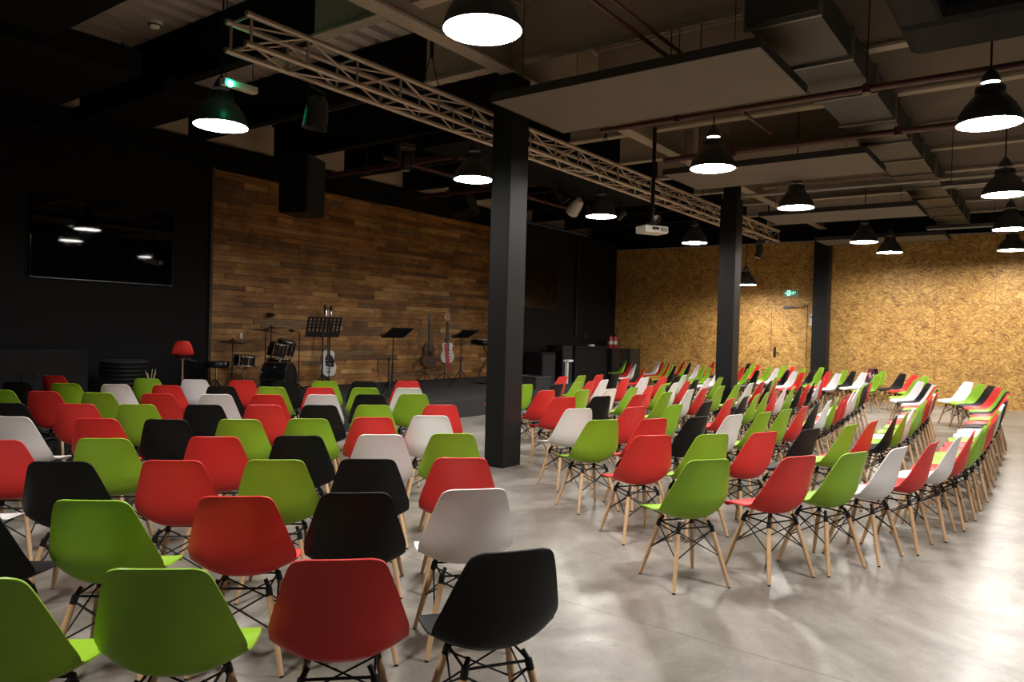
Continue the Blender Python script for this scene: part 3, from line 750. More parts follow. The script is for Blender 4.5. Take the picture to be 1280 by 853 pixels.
TURN = {('L', 0, 0): -3, ('L', 0, 1): -3, ('L', 0, 2): 1, ('L', 0, 3): 13, ('L', 1, 0): -6, ('L', 1, 1): -4, ('L', 1, 4): 8, ('L', 4, 6): -6, ('L', 8, 0): -8}   # chairs knocked a little off their row
used = set(); rj = random.Random(3)
BL = {'L': ('television-side block', 'chairs in the television-side block'), 'C': ('curved middle block', 'chairs in the curved middle block'),
      'W': ('block against chipboard', 'chairs in the angled block against the chipboard wall')}
for blk, k, row in CHAIRS:
    n = len(row)
    for j, (x, y, c, a) in enumerate(row):
        pos = (n - 1 - j) if blk == 'L' else j
        if blk == 'L': a = 49 + .45 * (a - 49)
        if blk == 'C' and k >= 5: a = 88 + .45 * (a - 88)
        a += {'L': -5, 'C': 6, 'W': 0}[blk] + rj.uniform(-1.8, 1.8) + TURN.get((blk, k, j), 0)
        colr = GN[c][1]
        lb = '%s shell chair, %s from the aisle, %s row from the back, %s' % (colr, ORD[pos], ORD[k], BL[blk][0])
        rz = math.radians(a - 90)
        if c not in used:
            o = first[c]; o.location = (x, y, 0); o.rotation_euler = (0, 0, rz); o['label'] = lb; o['group'] = BL[blk][1]; used.add(c)
        else:
            o = dup(first[c], (x, y, 0), rz, lb, BL[blk][1])

# jacket over the back of one white chair, pouch on the seat of the next
jx, jy, jr = 19.97, 3.83, math.radians(123 - 90)
def drape(name, m, us, v0, v1, off, front, parent, seed):
    """a cloth hanging over the chair back: rows down the front, over the top and down behind"""
    rn = random.Random(seed); bm = BM(); rows = []
    path = []
    for s in range(9): path.append((-.175 - .068 * s / 8 + front, .50 + (.335) * s / 8 if v0 < .55 else v0 + (.835 - v0) * s / 8))
    path.append((-.243, .845)); 
    for s in range(9): path.append((-.262 + .02 * s / 8 - off, .832 - (.832 - v1) * s / 8))
    for i, (y, z) in enumerate(path):
        r_ = []
        for j in range(13):
            u = -1 + j / 6
            wv = .012 * math.sin(j * 1.9 + seed) + rn.uniform(-.006, .006)
            hw = us * (1 - .25 * max(0, (z - .6) / .25))
            r_.append(bm.verts.new((hw * u, y + (wv if i < 9 else -abs(wv)) + (.03 * u * u if i < 9 else .02 * u * u), z + .012 * math.cos(j * 1.3) * (1 if i in (0, 17) else .2))))
        rows.append(r_)
    for i in range(len(rows) - 1):
        for j in range(12): bm.faces.new((rows[i][j], rows[i][j + 1], rows[i + 1][j + 1], rows[i + 1][j]))
    o = obj(name, bm, m, parent, smooth=60)
    s = o.modifiers.new('thick', 'SOLIDIFY'); s.thickness = .014; s.offset = 1
    return o
t = thing('jacket', 'black jacket with maroon and pink lining draped over a white chair back', 'jacket', (jx, jy, 0), jr)
drape('outer_cloth', M['blackcloth'], .225, .60, .40, .012, .018, t, 1)
drape('lining', M['maroon'], .17, .50, .60, .004, .040, t, 2)
bm = BM(); tube(bm, [(-.12, -.10, .62), (-.10, -.115, .68), (-.03, -.14, .73), (.05, -.14, .72), (.11, -.12, .66)], [.02, .028, .03, .028, .02], 10)
obj('collar', bm, M['pinkcloth'], t, smooth=60)
t = thing('pouch', 'small teal and navy bag sitting beside the jacket chair', 'bag', (19.49, 3.53, .453), math.radians(123 - 90))
bm = BM(); lathe(bm, [(0, 0), (.09, 0), (.115, .03), (.12, .09), (.10, .15), (.05, .18), (0, .185)], 20); bmesh.ops.scale(bm, vec=(1.15, .75, 1), verts=bm.verts[:]); obj('bag_body', bm, M['teal'], t, smooth=50)
bm = BM(); lathe(bm, [(.123, .085), (.125, .10), (.112, .145), (.055, .186), (0, .192)], 20); bmesh.ops.scale(bm, vec=(1.15, .76, 1), verts=bm.verts[:]); obj('flap', bm, M['navy'], t, smooth=50)
bm = BM(); tube(bm, [(-.08, 0, .15), (-.06, 0, .24), (0, 0, .27), (.06, 0, .24), (.08, 0, .15)], .008, 6); obj('handle', bm, M['lightgrey'], t)

# ------------------------------------------------------------------ on and around the stage
S = .32
# television
t = thing('wall_tv', 'large switched off television on the black wall', 'television', (5.56, 12.18, 2.77))
bm = BM(); box(bm, -1.08, 1.08, -.065, -.0, -.605, .605, bev=.006); obj('casing', bm, M['glossblack'], t)
bm = BM(); box(bm, -1.068, 1.068, -.069, -.0655, -.590, .596); obj('screen', bm, M['screen'], t)
bm = BM(); box(bm, -1.08, 1.08, -.071, -.064, -.606, -.594); obj('bottom_trim', bm, M['chrome'], t)
t = thing('wall_tv', 'switched off screen on the dark wall just beyond the thick column', 'television', (16.42, 11.3, 2.74))
bm = BM(); box(bm, -.86, .86, -.07, 0, -.56, .56, bev=.006); obj('casing', bm, M['glossblack'], t)
bm = BM(); box(bm, -.845, .845, -.074, -.0705, -.545, .55); obj('screen', bm, M['screen'], t)

# low black cabinet and ribbed crate under the television
t = thing('cabinet', 'low matt black cabinet standing under the television', 'cabinet', (4.2, 11.6, S))
bm = BM(); box(bm, -.80, .76, -.30, .30, .03, .82, bev=.01); obj('body', bm, M['wallblack'], t)
for i, x in enumerate((-.78, 0.0)):
    bm = BM(); box(bm, x + .01, x + .73, -.304, -.298, .06, .78); d = obj('door', bm, M['wallblack'], t)
    bm = BM(); tube(bm, [(x + (.68 if i == 0 else .06), -.335, .38), (x + (.68 if i == 0 else .06), -.335, .50)], .008, 8); obj('handle', bm, M['blackmetal'], d)
bm = BM(); box(bm, -.76, .72, -.26, .27, 0, .035); obj('plinth', bm, M['blackmetal'], t)
t = thing('ribbed_ottoman', 'black barrel shaped seat with horizontal ribs beside the low cabinet', 'ottoman', (5.50, 11.35, S))
bm = BM(); pr = [(0, 0), (.30, 0)]
for k in range(9):
    z = .02 + k * .062; pr += [(.335, z + .006), (.348, z + .03), (.335, z + .055), (.325, z + .06)]
pr += [(.30, .60), (0, .605)]
lathe(bm, pr, 36); obj('body', bm, M['blackmetal'], t, smooth=40)
bm = BM(); lathe(bm, [(0, .60), (.30, .60), (.325, .605), (.325, .625), (.30, .64), (0, .645)], 36); obj('top_cushion', bm, M['blackcloth'], t, smooth=40)
t = thing('reed_vase', 'tall dark vase of dry sticks before the ribbed black seat', 'vase', (5.36, 10.3, S))
bm = BM(); lathe(bm, [(0, 0), (.07, 0), (.085, .03), (.10, .15), (.085, .30), (.055, .39), (.06, .42), (.045, .42), (.04, .38), (0, .36)], 24); obj('vase_body', bm, M['glossblack'], t, smooth=50)
rn = random.Random(8)
for k in range(7):
    a_ = k * .9; bm = BM(); tube(bm, [(.015 * math.cos(a_), .015 * math.sin(a_), .365), (.075 * math.cos(a_), .06 * math.sin(a_), .53 + rn.uniform(-.03, .03))], .004, 5); obj('stick', bm, M['reed'], t)

# bar stool with red shell
t = thing('bar_stool', 'red shell bar stool on a chrome pole at the plank wall end', 'bar stool', (6.22, 11.0, S), math.radians(-28))
bm = BM(); lathe(bm, [(0, 0), (.20, 0), (.21, .008), (.19, .02), (.06, .035), (.03, .06), (0, .06)], 32); obj('base', bm, M['chrome'], t, smooth=40)
bm = BM(); tube(bm, [(0, 0, .04), (0, 0, .40)], .028, 14); tube(bm, [(0, 0, .38), (0, 0, .67)], .020, 14); obj('pole', bm, M['chrome'], t, smooth=50)
bm = BM()
pts = [(.20 * math.cos(a_), .17 * math.sin(a_) + .04, .22) for a_ in [PI * k / 12 for k in range(13)]]
tube(bm, [(.02, 0, .24)] + pts + [(-.02, 0, .24)], .009, 8); obj('footrest', bm, M['chrome'], t, smooth=50)
bm = BM()
R = []
for i, (y, z, h) in enumerate([(.20, .70, .14), (.18, .715, .18), (.08, .705, .195), (-.04, .70, .20), (-.12, .715, .20), (-.165, .76, .195), (-.18, .83, .18), (-.19, .90, .15), (-.195, .935, .12), (-.196, .95, .09)]):
    R.append([bm.verts.new((h * .82 * u, y + (.05 * abs(u) ** 2 if z > .74 else 0), z + (.025 * abs(u) ** 2 if z < .74 else 0))) for u in [-1 + k / 5 for k in range(11)]])
for i in range(len(R) - 1):
    for j in range(10): bm.faces.new((R[i][j], R[i][j + 1], R[i + 1][j + 1], R[i + 1][j]))
o = obj('seat_shell', bm, M['red'], t, smooth=60); md = o.modifiers.new('thick', 'SOLIDIFY'); md.thickness = .012; md2 = o.modifiers.new('round', 'SUBSURF'); md2.levels = 1; md2.render_levels = 1
bm = BM(); lathe(bm, [(0, .655), (.11, .655), (.12, .67), (.10, .695), (0, .695)], 24); obj('seat_plate', bm, M['chrome'], t, smooth=40)
bm = BM(); tube(bm, [(.05, 0, .66), (.17, .02, .63), (.22, .02, .61)], .007, 6); obj('lift_lever', bm, M['chrome'], t)

# drum stool
t = thing('drum_stool', 'round black padded stool beside the drum kit', 'stool', (6.96, 11.25, S))
bm = BM(); lathe(bm, [(0, .50), (.19, .50), (.205, .52), (.205, .575), (.19, .60), (.10, .61), (0, .612)], 30); obj('seat', bm, M['glossblack'], t, smooth=40)
bm = BM(); tube(bm, [(0, 0, .16), (0, 0, .50)], .018, 10); obj('post', bm, M['chrome'], t)
for k in range(3):
    a_ = k * 2 * PI / 3 + .4; bm = BM(); tube(bm, [(0, 0, .30), (.12 * math.cos(a_), .12 * math.sin(a_), .19), (.25 * math.cos(a_), .25 * math.sin(a_), .012)], .010, 8); obj('leg', bm, M['chrome'], t)

# drum kit: every drum, stand and cymbal belongs to the one kit that is set up together
dk = thing('drum_kit', 'black drum kit with chrome hardware set before the plank wall', 'drum kit', (7.86, 11.1, S), math.radians(32))
def drum(name, r, h, loc, rx=0, rz=0, lugs=8, head='drumhead'):
    MM = xf(loc, rz, rx)
    bm = BM(); lathe(bm, [(r - .012, 0), (r, 0), (r, h), (r - .012, h)], 32, M=MM); o = obj(name, bm, M['glossblack'], dk, smooth=40)
    bm = BM()
    for z_ in (-.012, h - .008): lathe(bm, [(r - .015, z_), (r + .010, z_), (r + .010, z_ + .022), (r - .015, z_ + .022)], 32, M=MM)
    obj('hoop', bm, M['chrome'], o, smooth=40)
    bm = BM()
    for z_ in (-.004, h + .006): lathe(bm, [(0, z_), (r - .012, z_)], 32, M=MM)
    obj('drum_head', bm, M[head], o)
    for k in range(lugs):
        a_ = k * 2 * PI / lugs; bm = BM()
        tube(bm, [MM @ Vector((math.cos(a_) * (r + .012), math.sin(a_) * (r + .012), .0)), MM @ Vector((math.cos(a_) * (r + .012), math.sin(a_) * (r + .012), h))], .005, 5)
        q = MM @ Vector((math.cos(a_) * (r + .01), math.sin(a_) * (r + .01), h * .5)); tube(bm, [q - Vector((0, 0, .02)), q + Vector((0, 0, .02))], .011, 6)
        obj('lug', bm, M['chrome'], o)
    return o
drum('bass_drum', .285, .42, (0, -.40, .292), -PI / 2, 0, 8)
for sx in (-1, 1):
    bm = BM(); tube(bm, [(sx * .26, -.34, .22), (sx * .36, -.42, .012)], .010, 8); obj('spur', bm, M['chrome'], dk)
drum('rack_tom', .15, .22, (-.18, -.20, .70), .25, 0, 6, 'drumhead')
drum('rack_tom', .165, .24, (.18, -.20, .72), .25, 0, 6, 'drumhead')
bm = BM(); tube(bm, [(0, -.2, .57), (0, -.2, .78)], .014, 8); tube(bm, [(-.16, -.18, .76), (.15, -.18, .78)], .010, 8); obj('tom_holder', bm, M['chrome'], dk)
drum('floor_tom', .215, .42, (.50, .02, .20), 0, 0, 8, 'drumhead')
for k in range(3):
    a_ = k * 2 * PI / 3 + .5; bm = BM(); tube(bm, [(.50 + .232 * math.cos(a_), .02 + .232 * math.sin(a_), .0), (.50 + .232 * math.cos(a_), .02 + .232 * math.sin(a_), .45)], .008, 6); obj('leg', bm, M['chrome'], dk)
drum('snare_drum', .18, .15, (-.40, .26, .54), .1, 0, 8, 'drumhead')
bm = BM(); tube(bm, [(-.40, .26, .20), (-.40, .26, .54)], .012, 8)
for k in range(3):
    a_ = k * 2 * PI / 3; tube(bm, [(-.40, .26, .28), (-.40 + .24 * math.cos(a_), .26 + .24 * math.sin(a_), .01)], .008, 6); tube(bm, [(-.40, .26, .44), (-.40 + .17 * math.cos(a_), .26 + .17 * math.sin(a_), .54)], .008, 6)
obj('snare_stand', bm, M['chrome'], dk)
def cym(r, loc, tilt, topz, name, two=False):
    MM = xf(loc, .3, tilt)
    bm = BM(); lathe(bm, [(0, .03), (.02, .03), (.045, .018), (.06, .008), (r, -.012), (r, -.015), (.06, .004), (0, .02)], 36, M=MM)
    if two: lathe(bm, [(0, -.03), (.045, -.03), (r, -.012 - .018), (r, -.034), (0, -.05)], 36, M=MM)
    o = obj(name, bm, M['bronze'], dk, smooth=30)
    bm = BM(); b = Vector((loc[0], loc[1], 0))
    tube(bm, [b + Vector((0, 0, .12)), b + Vector((0, 0, loc[2] + .05))], .010, 8)
    for k in range(3):
        a_ = k * 2 * PI / 3 + .3; tube(bm, [b + Vector((0, 0, .32)), b + Vector((.26 * math.cos(a_), .26 * math.sin(a_), .01))], .009, 6)
    obj('cymbal_stand', bm, M['blackmetal'], dk)
cym(.23, (-.50, .42, .94), .06, 1, 'hi_hat', True)
cym(.28, (-.14, .0, 1.13), .14, 1, 'crash_cymbal')
cym(.30, (.34, .10, 1.17), -.14, 1, 'ride_cymbal')
bm = BM(); tube(bm, [(.80, -.25, .02), (.80, -.25, 1.10), (.60, -.20, 1.13)], .010, 8); tube(bm, [(.60, -.20, 1.13), (.50, -.18, 1.14)], .020, 8)
for k in range(3): tube(bm, [(.80, -.25, .15), (.80 + .22 * math.cos(k * 2.09), -.25 + .22 * math.sin(k * 2.09), .01)], .008, 6)
obj('microphone_stand', bm, M['blackmetal'], dk)
bm = BM(); box(bm, -.05, .05, .10, .40, .005, .03); tube(bm, [(0, .12, .02), (0, .02, .25)], .008, 6); obj('pedal', bm, M['chrome'], dk)

# music stands
def music_stand(label, loc, rz, dz, tilt, holes=False):
    t = thing('music_stand', label, 'music stand', loc, rz, 'black music stands')
    MM = xf((0, -.02, dz), 0, tilt)
    bm = BM()
    if holes:
        box(bm, -.34, .34, -.008, .008, .0, .10, M=MM); box(bm, -.34, .34, -.008, .008, .34, .37, M=MM)
        for k in range(9): box(bm, -.34 + k * .08, -.30 + k * .08, -.006, .006, .10, .34, M=MM)
        for z_ in (.16, .22, .28): box(bm, -.34, .34, -.006, .006, z_, z_ + .022, M=MM)
    else:
        box(bm, -.27, .27, -.006, .006, 0, .34, bev=.004, M=MM)
    d = obj('desk', bm, M['blackmetal'], t)
    bm = BM(); box(bm, -.26, .26, -.055, .0, -.006, .004, M=MM); box(bm, -.26, .26, -.058, -.052, -.006, .025, M=MM); obj('ledge', bm, M['blackmetal'], d)
    bm = BM(); tube(bm, [(0, .01, .18), (0, .01, .62)], .016, 10); tube(bm, [(0, .01, .60), (0, .01, dz + .02)], .011, 10)
    tube(bm, [(0, .01, dz), (0, -.01, dz + .12)], .013, 8); obj('post', bm, M['blackmetal'], t)
    for k in range(3):
        a_ = k * 2 * PI / 3 + .5; bm = BM(); tube(bm, [(0, .01, .40), (.30 * math.cos(a_), .01 + .30 * math.sin(a_), .012)], .009, 8)
        tube(bm, [(0, .01, .20), (.16 * math.cos(a_), .01 + .16 * math.sin(a_), .19)], .006, 6); obj('leg', bm, M['blackmetal'], t)
    return t
music_stand('black music stand with slotted desk in front of the white bass guitar', (8.55, 10.5, S), math.radians(172), 1.04, -.28, True)
music_stand('black music stand with tilted desk nearest the stage front, cable hooked on it', (9.25, 9.45, S), math.radians(180), 1.06, -1.0)
music_stand('black music stand with tilted desk between the red strapped guitar and keyboard', (11.75, 10.0, S), math.radians(184), 1.06, -1.05)

# microphone stands
def mic_stand(label, loc, h, bar, rz):
    t = thing('microphone_stand', label, 'microphone stand', loc, rz, 'microphone stands')
    bm = BM(); tube(bm, [(0, 0, .10), (0, 0, h)], .010, 10); obj('post', bm, M['blackmetal'], t)
    for k in range(3):
        a_ = k * 2 * PI / 3 + .2; bm = BM(); tube(bm, [(0, 0, .24), (.30 * math.cos(a_), .30 * math.sin(a_), .012)], .009, 8); obj('leg', bm, M['blackmetal'], t)
    bm = BM(); tube(bm, [(bar[0], 0, bar[2]), (bar[1], 0, bar[2])], .010, 8); tube(bm, [(0, -.012, bar[2] - .04), (0, -.012, bar[2] + .04)], .02, 8); obj('cross_bar', bm, M['blackmetal'], t)
    return t
t = mic_stand('tall black microphone stand behind the slotted music stand', (9.0, 10.85, S), 1.57, (-.14, .06, 1.56), .1)
bm = BM(); lathe(bm, [(0, .05), (.02, .045), (.027, .015), (.02, -.02), (.014, -.14), (0, -.145)], 16, (-.14, 0, 1.58)); obj('microphone', bm, M['blackmetal'], t, smooth=50)
t = mic_stand('short black microphone stand with a cross bar beside the tilted desk', (9.45, 9.75, S), .70, (-.22, .18, .66), -.4)
bm = BM(); tube(bm, [(-.20, 0, .66), (-.21, 0, .55), (-.20, -.02, .40)], .012, 8); tube(bm, [(-.20, -.02, .40), (-.16, -.04, .2), (-.05, -.05, .04), (.05, -.1, .012)], .004, 5); obj('cable', bm, M['blackmetal'], t)

# guitars
def body_outline(w, h, w2, waist, n=40, horn=0.0):
    """closed outline in x,z, lower bout of half width w, waist, upper bout w2"""
    pts = []
    for k in range(n):
        a_ = 2 * PI * k / n
        z = -math.cos(a_); x = math.copysign(abs(math.sin(a_)) ** .6, math.sin(a_))
        tt = (z + 1) / 2
        ww = w * (1 - tt) ** .4 * 1.0 + w2 * tt ** .7
        ww = w + (w2 - w) * tt - waist * math.exp(-((tt - .60) / .12) ** 2)
        pts.append((x * ww, h * tt + (horn * abs(x) ** 3 * max(0, tt - .5) * 2)))
    return pts
def guitar(label, loc, rz, lean, bodymat, w, h, w2, waist, dep, neckmat, guard=None, acoustic=False, horn=.0, strap=False, neck=.62, hz=.16, gs=1.14):
    t = thing('guitar', label, 'guitar', loc, rz); t.scale = (gs, gs, gs)
    MM = xf((0, 0, hz), 0, lean)
    bm = BM(); prism(bm, body_outline(w, h, w2, waist, horn=horn), -dep / 2, dep / 2, M=MM)
    es = [e for e in bm.edges if e.is_manifold and e.calc_face_angle() > 1.0]
    bmesh.ops.bevel(bm, geom=es, offset=.010, segments=2, affect='EDGES')
    b = obj('body', bm, M[bodymat], t, smooth=40)
    bm = BM(); nb = h * .62 if not acoustic else h * .72
    prism(bm, [(-.028, nb), (.028, nb), (.022, h + neck), (-.022, h + neck)], -dep / 2 - .016, -dep / 2 - .001, M=MM); n_ = obj('neck', bm, M[neckmat], t)
    bm = BM(); prism(bm, [(-.024, h * .95), (.024, h * .95), (.020, h + neck), (-.020, h + neck)], -dep / 2 - .001, dep / 2 - .008 if not acoustic else -dep / 2 + .015, M=MM); obj('neck_back', bm, M['maple'] if not acoustic else M['darkbrown'], n_)
    bm = BM(); prism(bm, [(-.022, h + neck), (.022, h + neck), (.045, h + neck + .05), (.045, h + neck + .16), (.0, h + neck + .19), (-.035, h + neck + .17), (-.035, h + neck + .04)], -dep / 2 - .012, -dep / 2 + .004, M=MM)
    hs = obj('headstock', bm, M['maple'] if not acoustic else M['darkbrown'], t)
    bm = BM()
    for k in range(4):
        for s in (-1, 1): box(bm, s * .05 - .012, s * .05 + .012, -dep / 2 - .006, -dep / 2 + .002, h + neck + .05 + k * .028, h + neck + .064 + k * .028, M=MM)
    obj('tuner', bm, M['chrome'], hs)
    if guard:
        bm = BM(); prism(bm, [(-.06, h * .40), (.10, h * .36), (.12, h * .58), (.07, h * .78), (.03, h * .86), (-.03, h * .86), (-.07, h * .7)], -dep / 2 - .005, -dep / 2 - .0005, M=MM); obj('pickguard', bm, M[guard], b)
        for z_ in (.30, .45, .60):
            bm = BM(); box(bm, -.045, .045, -dep / 2 - .016, -dep / 2 - .004, h * z_, h * z_ + .022, M=MM)
            obj('pickup', bm, M['black'] if guard != 'black' else M['chrome'], b)
        bm = BM(); box(bm, -.04, .04, -dep / 2 - .014, -dep / 2 - .0005, h * .16, h * .21, M=MM); obj('bridge', bm, M['chrome'], b)
    if acoustic:
        bm = BM(); lathe(bm, [(0, 0), (.05, 0), (.056, .002)], 24, M=MM @ xf((0, -dep / 2 - .003, h * .60), 0, PI / 2)); obj('sound_hole', bm, M['blackcloth'], b)
        bm = BM(); box(bm, -.07, .07, -dep / 2 - .012, -dep / 2 - .001, h * .28, h * .32, M=MM); obj('bridge', bm, M['rosewood'], b)
    if strap:
        bm = BM()
        prism(bm, [(-.075, h * .95), (-.005, h * .95), (.05, -.16), (-.02, -.16)], -dep / 2 - .024, -dep / 2 - .019, M=MM); obj('strap', bm, M['strapred'], t)
    return t
def guitar_stand(label, loc, rz, hz=.16):
    dz = hz - .16
    t = thing('guitar_stand', label, 'guitar stand', loc, rz, 'guitar stands')
    bm = BM(); tube(bm, [(0, .10, .0), (0, .085, .55), (0, .07, .75 + dz)], .010, 8); tube(bm, [(-.05, .03, .76 + dz), (-.05, .07, .75 + dz), (.05, .07, .75 + dz), (.05, .03, .76 + dz)], .008, 6); obj('post', bm, M['blackmetal'], t)
    for s in (-1, 1):
        bm = BM(); tube(bm, [(0, .095, .20), (s * .20, .18, .01)], .009, 8); obj('leg', bm, M['blackmetal'], t)
        bm = BM(); tube(bm, [(0, .095, .15 + dz), (s * .10, .06, .145 + dz), (s * .10, -.07, .145 + dz), (s * .10, -.075, .175 + dz)], .008, 6); obj('cradle_arm', bm, M['blackmetal'], t)
guitar('white bass guitar with black guard on its stand at the plank wall', (9.74, 11.76, S), math.radians(-24), -.08, 'offwhite', .180, .52, .135, .045, .042, 'rosewood', 'black', horn=.11, neck=.66, hz=.22, gs=1.0)
guitar_stand('black guitar stand holding the white bass guitar', (9.74, 11.78, S), math.radians(-24), .23)
guitar('dark brown acoustic guitar leaning at the plank wall between two music stands', (12.66, 11.74, S), math.radians(-18), -.06, 'darkbrown', .20, .49, .145, .055, .10, 'rosewood', acoustic=True, neck=.44, hz=.28)
guitar_stand('black guitar stand holding the brown acoustic guitar', (12.66, 11.78, S), math.radians(-18), .32)
guitar('white electric guitar with a red strap hanging down its front', (13.32, 11.75, S), math.radians(-26), -.06, 'offwhite', .175, .43, .13, .045, .042, 'rosewood', 'white', horn=.11, strap=True, neck=.46, hz=.36)
guitar_stand('black guitar stand holding the red strapped electric guitar', (13.32, 11.78, S), math.radians(-26), .41)
# amplifier-like low case behind guitars is not shown; keyboard on its stand
t = thing('keyboard', 'black keyboard seen end on at the stage edge behind the thick column', 'keyboard', (13.45, 10.6, 1.235), math.radians(12))
bm = BM(); box(bm, -.62, .62, -.16, .16, 0, .10, bev=.03); obj('case', bm, M['glossblack'], t)
bm = BM(); box(bm, -.55, .55, -.165, -.02, .098, .108); kk = obj('key_bed', bm, M['offwhite'], t)
bm = BM()
for k in range(36):
    if k % 7 in (0, 1, 3, 4, 5): box(bm, -.535 + k * .03, -.522 + k * .03, -.10, -.02, .108, .116)
obj('black_keys', bm, M['black'], kk)
bm = BM(); box(bm, -.5, -.2, .03, .13, .10, .106); obj('control_panel', bm, M['screen'], t)
t = thing('keyboard_stand', 'black crossed leg stand carrying the keyboard', 'keyboard stand', (13.45, 10.6, S), math.radians(12))
for s in (-1, 1):
    bm = BM(); tube(bm, [(s * .30, -.18 * s, .018), (-s * .30, .0, .90)], .016, 8); obj('leg', bm, M['blackmetal'], t)
bm = BM()
for s in (-1, 1):
    tube(bm, [(s * .30, -.20, .016), (s * .30, .20, .016)], .016, 8); tube(bm, [(s * .30, -.17, .898), (s * .30, .17, .898)], .016, 8)
obj('cross_bar', bm, M['blackmetal'], t)
# red tape strip on the stage riser, no rail and no lamp
bm = BM(); box(bm, -.17, .17, -.004, 0, -.012, .012, bev=.002); o = obj('riser_strip', bm, M['red'], None, (10.75, 8.399, .20)); tag(o, 'short red strip fixed to the black stage riser beside the thick column', 'strip')

# dark corner beyond the column
t = thing('counter', 'long matt black reception counter before the dark wall', 'counter', (18.2, 10.85, 0))
bm = BM(); box(bm, -.95, .85, -.28, .28, .06, 1.13, bev=.008); obj('front_panel', bm, M['wallblack'], t)
bm = BM(); box(bm, -.98, .88, -.31, .31, 1.13, 1.17, bev=.006); obj('worktop', bm, M['blackmetal'], t)
bm = BM(); box(bm, -.90, .80, -.24, .24, 0, .06); obj('plinth', bm, M['blackmetal'], t)
t = thing('cabinet', 'gloss black cabinet under the fire extinguishers', 'cabinet', (19.62, 10.75, 0))
bm = BM(); box(bm, -.55, .48, -.32, .32, .04, 1.10, bev=.008); obj('body', bm, M['blackmetal'], t)
bm = BM(); box(bm, -.53, -.04, -.336, -.318, .08, 1.06, bev=.004); d = obj('door', bm, M['blackmetal'], t)
bm = BM(); tube(bm, [(-.08, -.35, .55), (-.08, -.35, .67)], .008, 8); obj('handle', bm, M['blackmetal'], d)
bm = BM(); box(bm, -.02, .46, -.336, -.318, .08, 1.06, bev=.004); d = obj('door', bm, M['blackmetal'], t)
bm = BM(); tube(bm, [(.03, -.35, .55), (.03, -.35, .67)], .008, 8); obj('handle', bm, M['blackmetal'], d)
bm = BM(); box(bm, -.50, .44, -.28, .28, 0, .045); obj('plinth', bm, M['blackmetal'], t)
t = thing('cabinet', 'dark brown end cabinet in the chipboard wall corner', 'cabinet', (20.42, 10.7, 0))
bm = BM(); box(bm, -.30, .32, -.34, .34, .04, 1.09, bev=.008); obj('body', bm, M['darkwood'], t)
bm = BM(); box(bm, -.28, .30, -.356, -.338, .08, 1.05, bev=.004); d = obj('door', bm, M['darkwood'], t)
bm = BM(); tube(bm, [(-.22, -.37, .55), (-.22, -.37, .67)], .008, 8); obj('handle', bm, M['blackmetal'], d)
bm = BM(); box(bm, -.27, .28, -.30, .30, 0, .045); obj('plinth', bm, M['blackmetal'], t)
for x, lb in ((19.70, 'red fire extinguisher on the gloss black cabinet, further from the corner'), (19.98, 'red fire extinguisher on the gloss black cabinet, closer to the corner')):
    t = thing('fire_extinguisher', lb, 'fire extinguisher', (x, 10.85, 1.10), 0, 'fire extinguishers')
    bm = BM(); lathe(bm, [(0, 0), (.075, 0), (.082, .012), (.082, .30), (.07, .345), (.04, .37), (.028, .385), (0, .385)], 24); obj('cylinder', bm, M['exting'], t, smooth=40)
    bm = BM(); lathe(bm, [(0, .38), (.022, .38), (.022, .42), (0, .42)], 14); box(bm, -.015, .10, -.012, .012, .42, .435); box(bm, -.015, .08, -.012, .012, .40, .41); obj('valve', bm, M['blackmetal'], t)
    bm = BM(); tube(bm, [(-.02, 0, .40), (-.09, -.01, .38), (-.105, -.01, .30), (-.10, -.01, .12)], .010, 8); obj('hose', bm, M['black'], t)
    bm = BM(); lathe(bm, [(.0835, .12), (.0835, .22)], 24); obj('label_band', bm, M['lightgrey'], t)
t = thing('counter_card', 'small white card lying on the counter under the wall conduit', 'card', (18.30, 10.68, 1.17))  # stack of white card on the counter, not a lamp
bm = BM(); box(bm, -.10, .10, -.05, .05, 0, .05, bev=.004); obj('card_stack', bm, M['white'], t)
t = thing('wall_switch', 'grey switch plate beside the thin wall conduit', 'switch', (18.98, 11.3, 1.47))
bm = BM(); box(bm, -.05, .05, -.012, 0, -.09, .09, bev=.003); obj('plate', bm, M['shade'], t)
bm = BM(); box(bm, -.02, .02, -.018, -.012, -.03, .03); obj('rocker', bm, M['spotgrey'], t)
# white sanitiser stand, black door blade and flight case
t = thing('dispenser_stand', 'slim white floor stand with a flat top plate in the dark corner', 'dispenser stand', (15.05, 9.45, 0), .2)
bm = BM(); box(bm, -.045, .045, -.03, .03, .02, .84, bev=.004); obj('post', bm, M['lightgrey'], t)
bm = BM(); box(bm, -.05, .26, -.07, .07, .84, .89, bev=.006); obj('top_plate', bm, M['white'], t)
bm = BM(); box(bm, -.16, .16, -.14, .14, 0, .02, bev=.004); obj('foot', bm, M['blackmetal'], t)
t = thing('speaker_cabinet', 'upright black cabinet standing behind the white dispenser stand', 'speaker', (16.75, 10.75, 0), 0)
bm = BM(); box(bm, -.28, .25, -.25, .25, .03, 1.20, bev=.01); obj('cabinet', bm, M['glossblack'], t)
bm = BM(); box(bm, -.25, .22, -.262, -.248, .08, 1.15); obj('grille', bm, M['blackcloth'], t)
bm = BM(); box(bm, -.26, .23, -.22, .22, 0, .035); obj('foot', bm, M['blackmetal'], t)
t = thing('speaker_cabinet', 'low black cabinet against the dark wall, closest to the thick column', 'speaker', (15.95, 10.85, 0), 0)
bm = BM(); box(bm, -.32, .32, -.28, .28, .03, 1.02, bev=.01); obj('cabinet', bm, M['wallblack'], t)
bm = BM(); box(bm, -.29, .29, -.292, -.278, .08, .96); obj('grille', bm, M['blackcloth'], t)
bm = BM(); box(bm, -.29, .29, -.25, .25, 0, .035); obj('foot', bm, M['blackmetal'], t)
